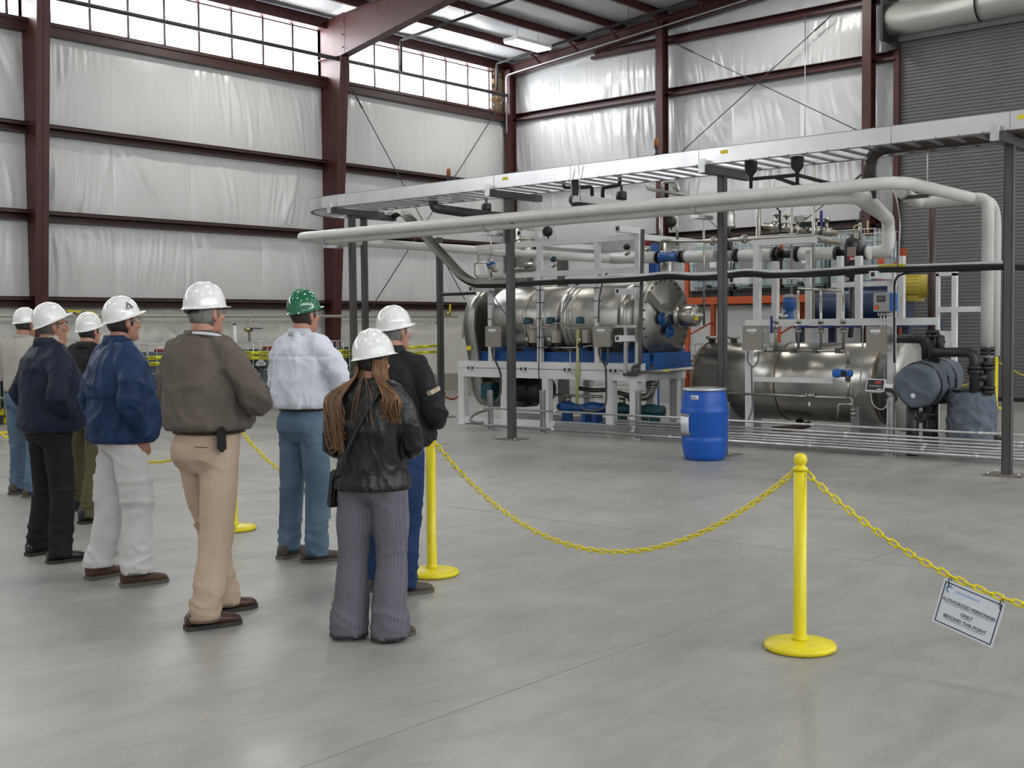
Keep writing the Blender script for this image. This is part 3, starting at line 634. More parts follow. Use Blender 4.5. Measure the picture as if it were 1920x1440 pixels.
    zs = [(hem, .172+fat, .126+fat, 0), (hem+.035, .176+fat+blo, .130+fat+blo, 0), (hem+.11, .174+fat+blo, .130+fat+blo, 0), (1.14, .174+fat+blo*.75, .129+fat+blo*.8, 0), (1.24, .186+fat+blo*.2, .131+fat+blo*.35, -.004), (1.34, .192+fat, .126+fat*.8, -.008), (1.41, .186+fat*.6, .112+fat*.5, -.012), (1.455, .150, .094, -.014), (1.492, .094, .078, -.012), (1.52, .076, .069, -.006)]
    if fem: zs = [(z, a*(.97 if z < .95 else .88 if z < 1.0 else .82 if z < 1.3 else .87), b_*(1.04 if z < .95 else .93 if z < 1.3 else .88), c) for z, a, b_, c in zs]
    rg = []
    for z, a, b_, c in zs:
        bl = belly*max(0, 1-abs(z-1.10)/.24); ln = lean*(.5 + .5*min(1, max(0, (z-.95)/.45))); rg.append((V((0, c+bl*.55, z)) + ln, (a*wid, 0, 0), (0, b_*dep+bl*.45, 0)))
    j.loft(rg, 30, .92)
    sl = o.get('sleeve', .066)*(1 if not fem else .86)
    for s_, e, w, hd, pn, sd in arms:
        limb(j, [V((sd*.055, -.012, 1.483)) + lean, s_ + V((-sd*.03, 0, .012))], [.046, .066], 12)
        wdir = (w-e).normalized(); w2 = w - wdir*o.get('cuff', .0)
        limb(j, [s_ + V((-sd*.02, 0, -.005)), s_.lerp(e, .5) + V((sd*.012, 0, 0)), e + (e - s_.lerp(w, .5)).normalized()*.01, e.lerp(w2, .55), w2], [sl*1.16, sl*1.08, sl*.95, sl*.80, sl*.62], 16)
    jhem = hem
    mj = baked(j, 'top', [('REMESH', dict(mode='VOXEL', voxel_size=.0115)), ('SMOOTH', dict(factor=.5, iterations=4))], C[o['top']])
    wk = o.get('wrinkle', 1)
    def ftop(p, n):
        z = p.z; back = 1 if n.y < -.2 else 0
        a = wk*(.012*N3(p.x*9+sdn, p.y*9, z*2.6) + .007*N3(p.x*17, p.y*17+sdn, z*9))
        rd = 1 - abs(N3(p.x*5+z*3.2+sdn, p.y*5, z*4 - p.x*2))*2.4; a += wk*.013*max(0, rd)**2 + wk*.008*rdg(p.x*11+z*5, p.y*11+sdn, z*5-p.x*6)
        near = max(0, 1-abs(z-hem-.06)/.11); a += wk*.010*near*(rdg(math.atan2(p.y, p.x)*3.2+sdn, z*3, 1)-.35)
        el = max(0, abs(p.x)-.205*wid)*6; a += wk*.013*min(1, el)*(rdg(p.x*4+sdn, p.y*4+z*3, z*11+p.y*6)-.3)
        if o.get('yoke') and n.y < .1 and abs(p.x) < .21*wid:
            yk = o['yoke']; a += .012*max(0, min(1, (z-yk)/.012)) if z < yk+.2 else .012*max(0, 1-(z-yk-.2)/.1)
        if o.get('seam') and n.y < 0 and abs(z-o['seam']) < .009: a -= .006
        if o.get('band') and 0: pass
        if o.get('ribhem') and z < hem+.045: a = a*.2 - .006 + .0016*math.sin(math.atan2(p.y, p.x)*120)
        return a
    fold_mesh(mj, ftop); cut(mj, hem + .012); jk = link(o.get('topname', 'jacket'), mj, root)
    if o.get('collar'):
        hh, cm, gg = o['collar']; cl = M(); n = 36
        ok = mat('collar_'+o['top'], tuple(x*.75 for x in C[o['top']].node_tree.nodes['Principled BSDF'].inputs['Base Color'].default_value[:3]), .8) if cm is None else cm
        for i in range(n):
            a = 2*PI*i/n; ca, sa = math.cos(a), math.sin(a); fr = max(0, sa)
            for (rr, z) in ((.074+gg, 1.490), (.090+gg, 1.492), (.085+gg, 1.515+hh*.5), (.078+gg, 1.532+hh), (.072+gg, 1.530+hh)):
                cl.v.append(V((ca*rr*(1.06 if not fem else .92), -.010 + sa*rr*(1.0 if not fem else .9), z - .030*fr - (.028*fr if z > 1.5 else 0))) + lean)
        for i in range(n):
            for q in range(5): cl.f.append([i*5+q, i*5+(q+1) % 5, ((i+1) % n)*5+(q+1) % 5, ((i+1) % n)*5+q]); cl.s.append(True); cl.m.append(0)
        cl.build('collar', ok, jk, org=V((0, 0, 0)))
    if o.get('inner'):
        M().lathe([(.072, 0), (.086, .0), (.084, .045), (.076, .062), (.070, .055)], V((0, -.004, 1.50)) + lean, (0, -.28, 1), 28).build('shirt_collar', o['inner'], root, org=V((0, 0, 0)))
    if o.get('cuffband'):
        for s_, e, w, hd, pn, sd in arms:
            d = (w-e).normalized(); M().tube([w - d*.035, w - d*.03, w + d*.008, w + d*.012], [sl*.60, sl*.68, sl*.66, sl*.5], 14).build('cuff', C[o['top']], jk, org=V((0, 0, 0)))
    return root, TH, TT, jk, hat, lean
P_ = {}
P_['left'] = person('person in a grey long-sleeved shirt and faded jeans, head turned toward the tape', (53, 928), 46, 1.87, ((38, 925), (68, 931)),
  dict(top='grey_tee', bottom='jeans', topname='shirt', arms=('crossed', 'crossed'), w=1.05, d=1.05, hat=hatw, hair='black', band=strapb, shoe=shoet, sole=soleg, hem=.985, fat=.008, blouse=.006, collar=(.008, None, -.004), skin=skin2, tilt=6, wrinkle=.6, belly=.03, pockets=1))
P_['navy'] = person('person in a dark navy jacket over black trousers and shiny black shoes', (103, 1047), 66, 1.835, ((82, 1038), (124, 1053)),
  dict(top='navy', bottom='blackp', arms=('jacket', 'jacket'), inner=C['grey_tee'], w=1.03, d=1.12, belly=.065, hair='grey', shoe=shoek, sole=sole, hem=.885, fat=.03, blouse=.022, ribhem=1, collar=(.022, None, .006), skin=skin2, tilt=18, head=(8, 4), glasses=1, jowl=1, cuffband=1, fl=.09, wrinkle=.8))
P_['back'] = person('person mostly hidden between the two blue jackets, in dark jacket and olive trousers', (172, 975), 44, 1.79, ((158, 955), (174, 979)),
  dict(top='dark', bottom='olive', arms=('pocket', 'pocket'), w=1.0, hair='black', shoe=shoek, hem=.9, fat=.02, collar=(.015, None, 0), tilt=14, flare=.088, boot=.05))
P_['blue'] = person('person in a royal blue windbreaker with a back flap and white cargo trousers', (236, 1090), 66, 1.85, ((198, 1082), (266, 1096)),
  dict(top='bluej', bottom='whitep', arms=('pocket', 'pocket'), w=1.0, d=1.05, belly=.055, hair='black', band=strapb, shoe=boot, sole=soleg, hem=.875, fat=.03, blouse=.03, yoke=1.165, collar=(.022, None, .006), skin=skin2, tilt=12, head=(-4, 3), glasses=2, hemz=.08, cargo=1, flare=.094, thigh=.108, bag=1.5, wrinkle=1.1, boot=.05, cuffband=1))
P_['brown'] = person('person in a taupe shirt and khaki trousers standing with arms folded', (401, 1163), 44, 1.893, ((430, 1146), (394, 1176)),
  dict(top='taupe', bottom='khaki', topname='shirt', arms=('tuckhand', 'crossed'), curl=.25, w=1.02, d=1.22, butt=.82, belly=.06, hair='silver', band=strapg, knob=1, shoe=shoeb, hem=1.01, fat=.014, blouse=.026, belt=1, collar=(.012, None, .002), tilt=1, head=(4, 0), glasses=2, flare=.086, bag=1.1, waist=1.03, wrinkle=1.0, footrot=(-20, -30), lean=(-.03, -.01)))
P_['green'] = person('person in a white dress shirt, blue jeans and green hard hat', (574, 1048), 44, 1.90, ((549, 1043), (601, 1052)),
  dict(top='shirt', bottom='jeans', topname='shirt', arms=('crossed', 'crossed'), w=.96, d=1.05, hat=hatg, ridges=(-.035, 0, .035), hair='brown', band=strapb, shoe=shoet, sole=soleg, hem=1.005, fat=.018, blouse=.032, belt=1, seam=1.36, collar=(.012, None, -.002), tilt=8, head=(4, 2), pockets=1, wrinkle=1.0, footrot=(5, -35), glasses=2))
P_['tan'] = person('person in a black jacket and dark blue jeans, standing behind the leather jacket', (742, 1110), 40, 1.765, ((710, 1103), (766, 1114)),
  dict(top='blackj', bottom='jeans2', arms=('front', 'front'), w=1.12, d=1.12, belly=.05, hair='silver', band=strapb, shoe=shoet, sole=soleg, hem=.91, fat=.03, blouse=.02, ribhem=1, collar=(.02, None, .01), tilt=6, head=(6, 2), flare=.08, cuffband=1, wrinkle=.9, footrot=(0, -30)))
P_['woman'] = person('person with long brown hair in a black leather jacket and grey pinstripe trousers', (703, 1194), 22, 1.60, ((660, 1193), (736, 1197)),
  dict(top='leather', bottom='pin', arms=('front', 'front'), w=1.10, d=1.05, hs=1.17, fem=1, hair='black', hairline=-.005, band=strapb, ridges=(-.035, 0, .035), shoe=shoet, sole=soleg, hem=.875, fat=.03, blouse=.004, collar=(.006, None, 0), tilt=6, head=(12, -4), hemz=.02, flare=.115, thigh=.105, waist=.98, cuffband=1, wrinkle=1.0, footrot=(4, -30), bag=.9, roll=-8))
def stick(nm, par, M4, m, mt): xform(m, 0, M4); return m.build(nm, mt, par, org=V((0, 0, 0)))
# extras: emblem on the hat, lanyard, phone pouch, patch, hair, bag
rt, TH, TT, jk, hat, ln = P_['blue']
em = M(); c = []
for i in range(3):
    a = PI/2 + i*2*PI/3
    c.append((.038*math.cos(a), .034*math.sin(a)))
def onhat(u, v):  # point on the hat's right side: u forward, v up
    y = .02 + u; z = .062 + v; q = max(.05, 1 - (y/.146)**2 - (z/.149)**2); return V((.1185*math.sqrt(q), y, z))
for sc in (1, .55):
    for i in range(3): p, q = c[i], c[(i+1) % 3]; em.tube([onhat(p[0]*sc + (q[0]-p[0])*sc*k/6, p[1]*sc + (q[1]-p[1])*sc*k/6) for k in range(7)], .0022, 5)
stick('emblem', hat, TT, em, mat('navy_print', (.01, .015, .05), .5))
rt, TH, TT, jk, hat, ln = P_['brown']
q = M().box((-.045, -.118, .032), (.016, .012, .018), Matrix.Rotation(-.4, 3, 'Z')); stick('emblem', hat, TT, q, mat('navy_print', (.01, .015, .05), .5))
la = M().tube(spline([(0, -.105, 1.530), (.07, -.088, 1.526), (.108, -.02, 1.512), (.115, .06, 1.475), (.10, .12, 1.40)], 4), .009, 6); la.build('lanyard', mat('white_ribbon', (.62, .64, .70), .6), rt, org=V((0, 0, 0)))
R_ = Matrix.Rotation(-.9, 3, 'Z') @ Matrix.Rotation(.12, 3, 'Y')
M().box((.185, -.105, .985), (.075, .045, .125), R_).build('phone_pouch', shoek, rt, bevel=.012, org=V((0, 0, 0)))
M().box((.105, -.172, .945), (.085, .003, .004)).build('back_pocket_welt', belt_m, rt, org=V((0, 0, 0)))
rt, TH, TT, jk, hat, ln = P_['tan']
M().box((.345, -.03, 1.275), (.035, .09, .026), Matrix.Rotation(.30, 3, 'X') @ Matrix.Rotation(-.25, 3, 'Y')).build('sleeve_patch', mat('tan_embroidery', (.30, .22, .11), .7, col2=(.50, .46, .38), ns=60), jk, org=V((0, 0, 0)))
rt, TH, TT, jk, hat, ln = P_['woman']
hl = M(); r5 = random.Random(5)
for i in range(170):
    sd = -1 if i % 5 < 3 else 1; a = PI*1.5 + sd*(.72 + r5.random()*.95); z0 = .10 + r5.random()*.05; g = .006 + r5.random()*.012
    p0 = TH @ V((math.cos(a)*(.078+g), -.006 + math.sin(a)*(.098+g), z0))
    if sd < 0: e = V((-.205 + r5.random()*.10, -.115 - r5.random()*.05, 1.12 + r5.random()*.20))
    else: e = V((.125 + r5.random()*.10, -.09 - r5.random()*.045, 1.29 + r5.random()*.12))
    mid = V((e.x*1.0 + (-.02 if sd < 0 else .0), -.125 - r5.random()*.03, 1.43)); p1 = TH @ V((math.cos(a)*(.084+g), -.006 + math.sin(a)*(.104+g), .02))
    cu = V(((r5.random()-.35)*.06*(-sd), -.01, -.02))
    hl.tube(spline([p0, p1, mid, e.lerp(mid, .35) + V(((r5.random()-.5)*.03, -.015, 0)), e, e + cu], 4), [.0045]*10 + [.004]*6 + [.003]*4 + [.0008], 5)
for i in range(6):
    a = PI*1.5 + (r5.random()-.5)*.7; p0 = TH @ V((math.cos(a)*.082, -.006 + math.sin(a)*.102, .06)); x = (r5.random()-.5)*.12
    hl.tube(spline([p0, V((x, -.12, 1.44)), V((x*1.2, -.150, 1.34)), V((x*1.3+.01, -.158, 1.24+r5.random()*.06))], 4), [.0022]*12 + [.0006], 4)
hl.build('hair', mat('long_brown_hair', (.10, .045, .02), .40, col2=(.24, .125, .055), ns=14, stretch=(1, 1, .12)), rt, kind='local')
bg = M().tube(spline([(.13, .06, 1.46), (.115, -.085, 1.485), (.03, -.165, 1.34), (-.07, -.182, 1.15), (-.17, -.155, .99), (-.25, -.03, .92)], 5), .010, 6, sq=.35).build('bag_strap', strapb, rt, org=V((0, 0, 0)))
M().prism([(-.10, -.085), (.09, -.10), (.11, .10), (-.02, .13)], (-.245, .0, .865), (.25, 1, 0), (-.12, 0, 1), (.045, -.01, 0)).build('handbag', C['leather'], rt, bevel=.012, org=V((0, 0, 0)))
# ================================================================ STANCHIONS, CHAINS AND SIGNS
def stanchion(p, label, tag=None):
    t = E('stanchion', (p[0], p[1], 0), label, 'stanchion', 'yellow chain stanchions')
    x, y = p[0], p[1]
    M().lathe([(.0, 0), (.165, 0), (.178, .008), (.178, .020), (.172, .030), (.11, .040), (.05, .046), (.0, .046)], (x, y, 0), n=36).build('base', yellow, t)
    M().lathe([(.043, .044), (.036, .058), (.032, .075), (.032, .905), (.0, .905)], (x, y, 0), n=20).build('post', yellow, t)
    M().lathe([(.0, .895), (.037, .895), (.038, .908), (.030, .914), (.022, .920), (.030, .932), (.0345, .948), (.030, .967), (.018, .980), (0, .983)], (x, y, 0), n=20).build('ball_cap', yellow, t)
    return t
s1, s2, s3, s4 = (-2.73, 5.312), (-5.43, 5.42), tuple(onZ(439, 993))[:2], (-10.985, 5.95); s0 = (-.05, 5.20); s5 = (-14.2, 6.35); s6 = (-18.4, 8.92); sA = (-7.55, 22.47)
_a = onY(1727, 668, 22.4); sB = (_a.x, 22.4); sC = (-4.6, 22.5)
for p, l in ((s1, 'yellow stanchion alone in the open floor, fully visible with round base'), (s2, 'yellow stanchion just beside the black jacket and dark jeans'), (s3, 'yellow stanchion partly hidden behind the khaki trousers'),
             (s4, 'yellow stanchion mostly hidden behind the navy jacket and white trousers'), (s6, 'yellow stanchion far back behind the faded jeans at the picture edge'), (sA, 'yellow stanchion standing in front of the grey roll-up door'), (sB, 'yellow stanchion showing its top above the grey insulated drum'),
             (s0, 'yellow stanchion beyond the picture edge holding the near chain'), (s5, 'yellow stanchion beyond the picture edge holding the far chain')): stanchion(p, l)
lk = M(); lk.tube([(math.copysign(.017, math.cos(a))+.0095*math.cos(a), .0125*math.sin(a), 0) for a in [2*PI*(i+.5)/10 for i in range(10)]], .0048, 5, closed=True)
lkm = lk.build('link', yellow, kind='local'); lk_me = lkm.data; bpy.data.objects.remove(lkm)
def chain(a, b, zl, label, z=.885):
    a, b = V((*a, z)), V((*b, z)); d = (b-a); d.z = 0; u = d.normalized(); a += u*.036; b -= u*.036; sag = z - zl
    n = 60; P = [a.lerp(b, i/n) - V((0, 0, sag*(1-(2*i/n-1)**2))) for i in range(n+1)]
    L_ = [0]
    for i in range(n): L_.append(L_[-1] + (P[i+1]-P[i]).length)
    def at(s):
        for i in range(n):
            if s <= L_[i+1] + 1e-6: return P[i].lerp(P[i+1], (s-L_[i])/(L_[i+1]-L_[i])), (P[i+1]-P[i]).normalized()
        return P[-1], (P[-1]-P[-2]).normalized()
    t = E('chain', a, label, 'chain', 'yellow plastic barrier chains'); k = int(L_[-1]/.043)
    for i in range(k):
        p, dr_ = at((i+.5)*L_[-1]/k); o = bpy.data.objects.new('link', lk_me); COL.objects.link(o); o.parent = t
        w, v_ = frame(dr_); R = Matrix((dr_, w, dr_.cross(w))).transposed(); R = R @ Matrix.Rotation((PI/2 if i % 2 else 0) + .5, 3, 'X')
        o.matrix_local = Matrix.Translation(p - a) @ R.to_4x4()
    return lambda s: at(s*L_[-1])
zl = lambda x, y, Y: onY(x, y, Y).z
c1 = chain(s1, s2, zl(1130, 1033, 5.38), 'yellow chain sagging from the open-floor stanchion to the one by the black jacket')
c0 = chain(s0, s1, .885 - (.885 - zl(1850, 1113, 5.26))/(1-(2*(onY(1850, 1113, 5.26).x - s1[0])/(s0[0]-s1[0])-1)**2), 'yellow chain carrying the authorized personnel sign beside the open-floor stanchion')
c2 = chain(s2, s3, zl(640, 920, 5.55), 'yellow chain passing behind the jeans and the grey trousers')
c3 = chain(s3, s4, .44, 'yellow chain passing behind the khaki and the white trousers')
c4 = chain(s4, s5, .42, 'yellow chain passing behind the faded jeans at the picture edge')
c5 = chain(sA, sB, .42, 'yellow chain hanging behind the grey insulated drum near the door'); c6 = chain(sC, sA, .42, 'yellow chain hanging in front of the door behind the dark post')
def sign(label, cc, w, h, detail, flip=1):
    a, u = cc; u = u*flip; n = V((u.y, -u.x, 0)).normalized()
    if n.dot(EYE-a) < 0: n = -n
    up = (V((0, 0, 1)) - u*u.z).normalized(); c = a - up*(h/2 + .012) + n*.012
    t = E('sign', c, label, 'sign'); R = u if u.cross(up).dot(n) > 0 else -u
    F = lambda x, y, z=.0015: facing(c + R*x + up*y + n*z, R, up)
    def plate(nm, x, y, sx, sy, z, m, par=t):
        q = M(); T = F(x, y, z); q.box((0, 0, 0), (sx, sy, .0016)); q.v = [T @ p for p in q.v]; return q.build(nm, m, par)
    pl = plate('sheet', 0, 0, w, h, 0, paper); b_ = .012; bw = .0045
    for x, y, sx, sy in ((0, h/2-b_, w-2*b_+bw, bw), (0, -h/2+b_, w-2*b_+bw, bw), (w/2-b_, 0, bw, h-2*b_), (-w/2+b_, 0, bw, h-2*b_)): plate('border', x, y, sx, sy, .0012, mat('navy_ink', (.03, .03, .09), .6))
    q = M()
    for s_ in (-.42, .42): p = c + R*(w*s_) + up*(h/2-.012) + n*.004; q.tube([p - up*.02 + R*.008, p + up*.015, p + up*.03 - n*.014, p + up*.012 - n*.004 + R*.012], .0022, 5)
    q.build('cable_tie', black, t)
    if detail:
        gr = mat('grey_ink', (.13, .12, .17), .6); lb = mat('light_blue_ink', (.30, .45, .75), .6); mb = mat('teal_ink', (.10, .30, .42), .6)
        for s_, y, sz, wd in (('AUTHORIZED PERSONNEL', .018, .021, .222), ('ONLY', -.022, .021, .046), ('BEYOND THIS POINT', -.056, .021, .180)):
            o = text(s_, sz, gr, 'lettering', t, F(0, y), bold=.0006); k = wd/max(.001, (max(v.co.x for v in o.data.vertices)-min(v.co.x for v in o.data.vertices))) if 0 else 1
            plate('underline', 0, y-.0125, wd, .0018, .0012, gr)
        q = M(); T = F(-.105, .068, .001); q.tube([T @ V((.014*math.cos(a), .014*math.sin(a), 0)) for a in [.6 + 4.2*i/12 for i in range(13)]], [.001]+[.0035]*11+[.001], 5); q.build('logo_crescent', mb, t)
        q = M()
        for i in range(17): q.box(T @ V((.027 + i*.0068, .001+.001*math.sin(i*2.3), 0)), (.0046, .0012, .0075 + .003*abs(math.sin(i*1.7))), Matrix((R, n, up)).transposed())
        q.build('logo_lettering', lb, t)
    else:
        for y, wd in ((.018, .2), (-.022, .05), (-.056, .17)): plate('lettering', 0, y, wd, .016, .0012, mat('grey_ink', (.13, .12, .17), .6))
f_ = (onY(1838, 1112, 5.26).x - s0[0])/(s1[0]-s0[0])
sign('white framed sign reading authorized personnel only beyond this point, on the near chain', c0(f_), .285, .215, 1)
sign('white framed sign hanging from the chain between the jeans and grey trousers', c2((onY(606, 920, 5.55).x - s2[0])/(s3[0]-s2[0])), .26, .20, 0)
sign('white sign on the chain at the picture edge behind the faded jeans', c4(.72), .26, .20, 0)
a = onX(2, 782, -20.7); a.z = 0; t = E('spill_tub', (a.x, a.y, 0), 'yellow plastic tub on the floor behind the faded jeans', 'tub')
M().prism([(-.22, 0), (.22, 0), (.27, .26), (-.27, .26)], a - V((0, .18, 0)), (1, 0, 0), (0, 0, 1), (0, .36, 0)).build('tub', yellow, t, bevel=.02)
M().tube(spline([a + V((-.2, 0, .26)), a + V((-.12, 0, .40)), a + V((.12, 0, .40)), a + V((.2, 0, .26))]), .012, 6).build('handle', yellow, t)
# ================================================================ BLUE DRUM
dx, dy = onY(1321, 795, 12.22).x, 12.22
dblu = mat('blue_drum_plastic', (.006, .085, .43), .38, col2=(.008, .095, .47), ns=3, spec=.45)
t = E('plastic_drum', (dx, dy, 0), 'blue plastic drum with steel clamp ring on the floor before the middle post', 'drum')
M().lathe([(.0, 0), (.225, 0), (.245, .015), (.255, .06), (.272, .14), (.279, .22), (.281, .265), (.274, .275), (.276, .29), (.283, .31), (.283, .55), (.288, .565), (.288, .60), (.280, .62), (.276, .66), (.270, .72), (.255, .79), (.247, .825), (.247, .84), (.0, .84)], (dx, dy, 0), n=48).build('drum_body', dblu, t)
M().lathe([(.248, .835), (.262, .838), (.265, .850), (.260, .862), (.248, .866)], (dx, dy, 0), n=48).build('clamp_ring', galv, t)
M().lathe([(.0, .846), (.21, .846), (.225, .862), (.252, .866), (.250, .855), (0, .84)], (dx, dy, 0), n=48).build('drum_lid', dblu, t)
def wrap(nm, a0, a1, z0, z1, r, m, par, n=8):
    q = M(); vs = []
    for i in range(n+1): a_ = a0 + (a1-a0)*i/n; vs += [(dx + r*math.cos(a_), dy + r*math.sin(a_), z0), (dx + r*math.cos(a_), dy + r*math.sin(a_), z1)]
    q.add(vs, [(2*i, 2*i+2, 2*i+3, 2*i+1) for i in range(n)], True); o = q.build(nm, m, par); mo = o.modifiers.new('t', 'SOLIDIFY'); mo.thickness = .0015; mo.offset = 1; return o
va = math.atan2(-dy, -dx)
tape = mat('silver_tape', (.22, .215, .20), .45)
wrap('duct_tape', va-1.42, va-.66, .525, .565, .285, tape, t); wrap('duct_tape', va-1.42, va-.66, .300, .345, .285, tape, t)
pg = wrap('paper_notice', va-1.40, va-.71, .340, .528, .288, mat('notice_paper', (.70, .74, .82), .6), t)
q = M()
for z_, s_ in ((.50, (0, 3)), (.45, (4, 6, 10, 12)), (.435, (1, 3, 10, 13)), (.42, (1, 2, 8, 9, 10, 11, 12)), (.39, (3, 5, 9))):
    for i in s_: a_ = va-1.36+.045*i; q.box((dx+.2905*math.cos(a_), dy+.2905*math.sin(a_), z_), (.003, .010, .006), Matrix.Rotation(a_, 3, 'Z'))
q.build('handwriting', mat('faint_ink', (.40, .43, .5), .7), pg)
wrap('drum_sticker', va-.62, va-.26, .735, .785, .268, paper, t)
wrap('sticker_print', va-.57, va-.36, .752, .776, .2705, mat('grey_print', (.35, .35, .37), .7), t)
# ================================================================ OVERHEAD CABLE LADDER, POSTS, WHITE PIPES
YN, YFR, ZB, ZT = 12.36, 13.30, 3.56, 3.755; XL = -14.6
t = E('cable_ladder', (XL, YN, ZB), 'long aluminium cable ladder running overhead on dark posts', 'cable tray')
lipm = mat('rail_lip_grey', (.25, .24, .25), .4, .9)
def arc(cx, cy, r, a0, a1, n=8): return [(cx + r*math.cos(a0+(a1-a0)*i/n), cy + r*math.sin(a0+(a1-a0)*i/n)) for i in range(n+1)]
outer = [(-.9, YN), (XL, YN)] + arc(XL, YN+1.30, 1.30, -PI/2, -PI, 10)[1:] + [(XL-1.30, YN+1.55)]
inner = [(-.9, YFR), (XL, YFR)] + arc(XL, YFR+.36, .36, -PI/2, -PI, 6)[1:] + [(XL-.36, YN+1.55)]
def rail(path, nm, side):
    q = M(); lp = M()
    for i in range(len(path)-1):
        a_, b_ = V((*path[i], 0)), V((*path[i+1], 0)); d = (b_-a_).normalized(); n_ = V((-d.y, d.x, 0))*side; e = .004 if 1 < i < len(path)-2 else 0
        a_ -= d*e; b_ += d*e
        q.beam(a_ + V((0, 0, (ZB+ZT)/2)), b_ + V((0, 0, (ZB+ZT)/2)), .004, ZT-ZB)
        for z in (ZB+.003, ZT-.003): lp.beam(a_ + n_*.018 + V((0, 0, z)), b_ + n_*.018 + V((0, 0, z)), .044, .007)
    o = q.build(nm, alu, t); lp.build('rail_lip', mat('rail_lip_grey', (.25, .24, .25), .4, .9), o); return o
rail(outer, 'side_rail', -1); rail(inner, 'side_rail', 1)
x = XL + .1; r0 = None
while x < -1:
    if r0 is None: r0 = M().bb(x-.02, x+.02, YN+.004, YFR-.004, ZB+.012, ZB+.035).build('rung', lipm, t); rx0 = x
    else: q = dup(r0, parent=t, ch=[]); q.location.x = x - rx0
    x += .245
for i in range(4):
    a_ = -PI/2 - (i+.6)*.38; M().beam((XL+.37*math.cos(a_), YFR+.36+.37*math.sin(a_), ZB+.02), (XL+1.29*math.cos(a_), YN+1.30+1.29*math.sin(a_), ZB+.02), .035, .022).build('rung', lipm, t)
def onrail(px_, w=.075, h=.042): p = onY(px_, 300, YN-.003); return p.x
for px_, zc in ((947, 3.685), (1358, 3.69), (1917, 3.68)):
    x = onrail(px_); M().bb(x-.05, x+.05, YN-.006, YN-.002, zc-.022, zc+.022).build('warning_sticker', ylab, t)
for px_ in (630, 925, 1310, 1670, 1893): x = onrail(px_); M().bb(x-.002, x+.002, YN-.0035, YN-.002, ZB, ZT).build('rail_joint', steel, t)
bt = M()
x = XL
while x < -1.2: bt.sph((x, YN-.003, ZB+.01), .007, 6, 4); x += .245
b_ = bt.build('rail_bolts', steel, t); b_['kind'] = 'stuff'
def post(x, y, w, h, label, arm=None):
    t = E('support_post', (x, y, 0), label, 'post', 'dark steel posts under the cable ladder')
    q = M(); g = .006
    q.bb(x-w/2, x+w/2, y-w/2, y-w/2+g, 0, h).bb(x-w/2, x+w/2, y+w/2-g, y+w/2, 0, h).bb(x-w/2, x-w/2+g, y-w/2, y+w/2, 0, h).bb(x+w/2-g, x+w/2, y-w/2, y+w/2, 0, h); q.build('tube', steel, t)
    M().bb(x-.2, x+.2, y-.16, y+.16, 0, .014).build('base_plate', mat('rusty_plate', (.17, .145, .12), .6, .4, col2=(.22, .20, .17), ns=12), t)
    for i in (-.16, .16):
        for j in (-.12, .12): M().cyl((x+i, y+j, .014), (x+i, y+j, .04), .012, n=6).build('anchor_bolt', galv, t)
    if arm:
        M().bb(x-.055, x+.055, arm[0], arm[1], h, h+.09).build('cross_arm', steel, t)
        for yy in (arm[0]+.02, ): M().bb(x-.045, x+.045, yy-.03, yy+.0, h+.0, h+.16).build('ladder_clip', galv, t)
PY = 12.75; parm = (12.28, 13.42)
post(onY(958, 600, PY).x, PY, .095, 3.46, 'dark steel post left of the white skid table, under the ladder', parm)
post(onY(1354.5, 600, PY).x, PY, .09, 3.46, 'dark steel post rising behind the blue plastic drum', parm)
post(onY(1891, 600, PY).x, PY, .09, 3.46, 'dark steel post near the grey tank covers, closest to the picture edge', parm)
post(onY(662, 560, PY).x, PY, .088, 3.46, 'front one of the twin dark posts under the ladder bend', parm)
p = onY(680, 560, 13.25); post(p.x, 13.3, .085, 3.46, 'rear one of the twin dark posts under the ladder bend', (12.9, 14.0))
p = onY(825, 560, 15.2); post(p.x, 15.2, .09, 3.25, 'dark steel post standing behind the sloping cable channel', None)
p = onY(1055, 480, 17.5); M().bb(p.x-.06, p.x+.06, 17.4, 17.6, 0, 3.0).build('support_post', steel, None, 'dark steel post seen through the upper white frame', 'post')
# white insulated pipes in front of the posts
def pipe(label, P, r, m=pvc, bend=None, n=14, name='pipe', seg=6, cat='pipe', group=None): return M().pipe(P, r, bend, n, seg).build(name, m, None, label, cat, group)
YA = 12.26; zA = 3.13; rB = .088; YB_ = 12.40; zB = (onY(1300, 402, YB_).z + onY(760, 446, YB_).z)/2 + rB; pass
xb = onY(1606, 388, YB_).x
tA = E('insulated_pipe', (-10, YA, zA), 'upper white insulated pipe running along the posts, turning back beside the door', 'pipe')
xe = onY(1690, 352, YA).x
pe = onZ(1843, 384, 3.10)
M().pipe([(-15.35, 13.0, zA), (-15.35, YA, zA), (xe, YA, zA), (xe+.02, pe.y, 3.10), (xe+.02, pe.y, 1.2)], .070, .30, 16, 8).build('pipe_jacket', pvc, tA)
tB = E('insulated_pipe', (-10, YA+.14, zB), 'thicker white insulated pipe below, dropping beside the black filter', 'pipe')
pB1 = onY(1655, 440, 14.9); pB2 = onY(1655, 474, 15.25)
eb = onZ(1666, 412, zB)
PP = fillet([(-14.9, 13.4, zB), (-14.9, YB_, zB), (xb, YB_, zB), (eb.x, eb.y, zB), (eb.x, eb.y, 2.62), onY(1628, 473, eb.y)], .30, 8)
PP = [p for i_, p in enumerate(PP)]
RR = [rB + .026*max(0, min(1, (p.x - (xb-.9))/.8)) for p in PP]
PP2 = []; RR2 = []
for i_ in range(len(PP)-1):
    k_ = 8 if (PP[i_+1]-PP[i_]).length > 1 else 1
    for q_ in range(k_): PP2.append(PP[i_].lerp(PP[i_+1], q_/k_)); RR2.append(rB + .026*max(0, min(1, (PP2[-1].x - (xb-.9))/.8)))
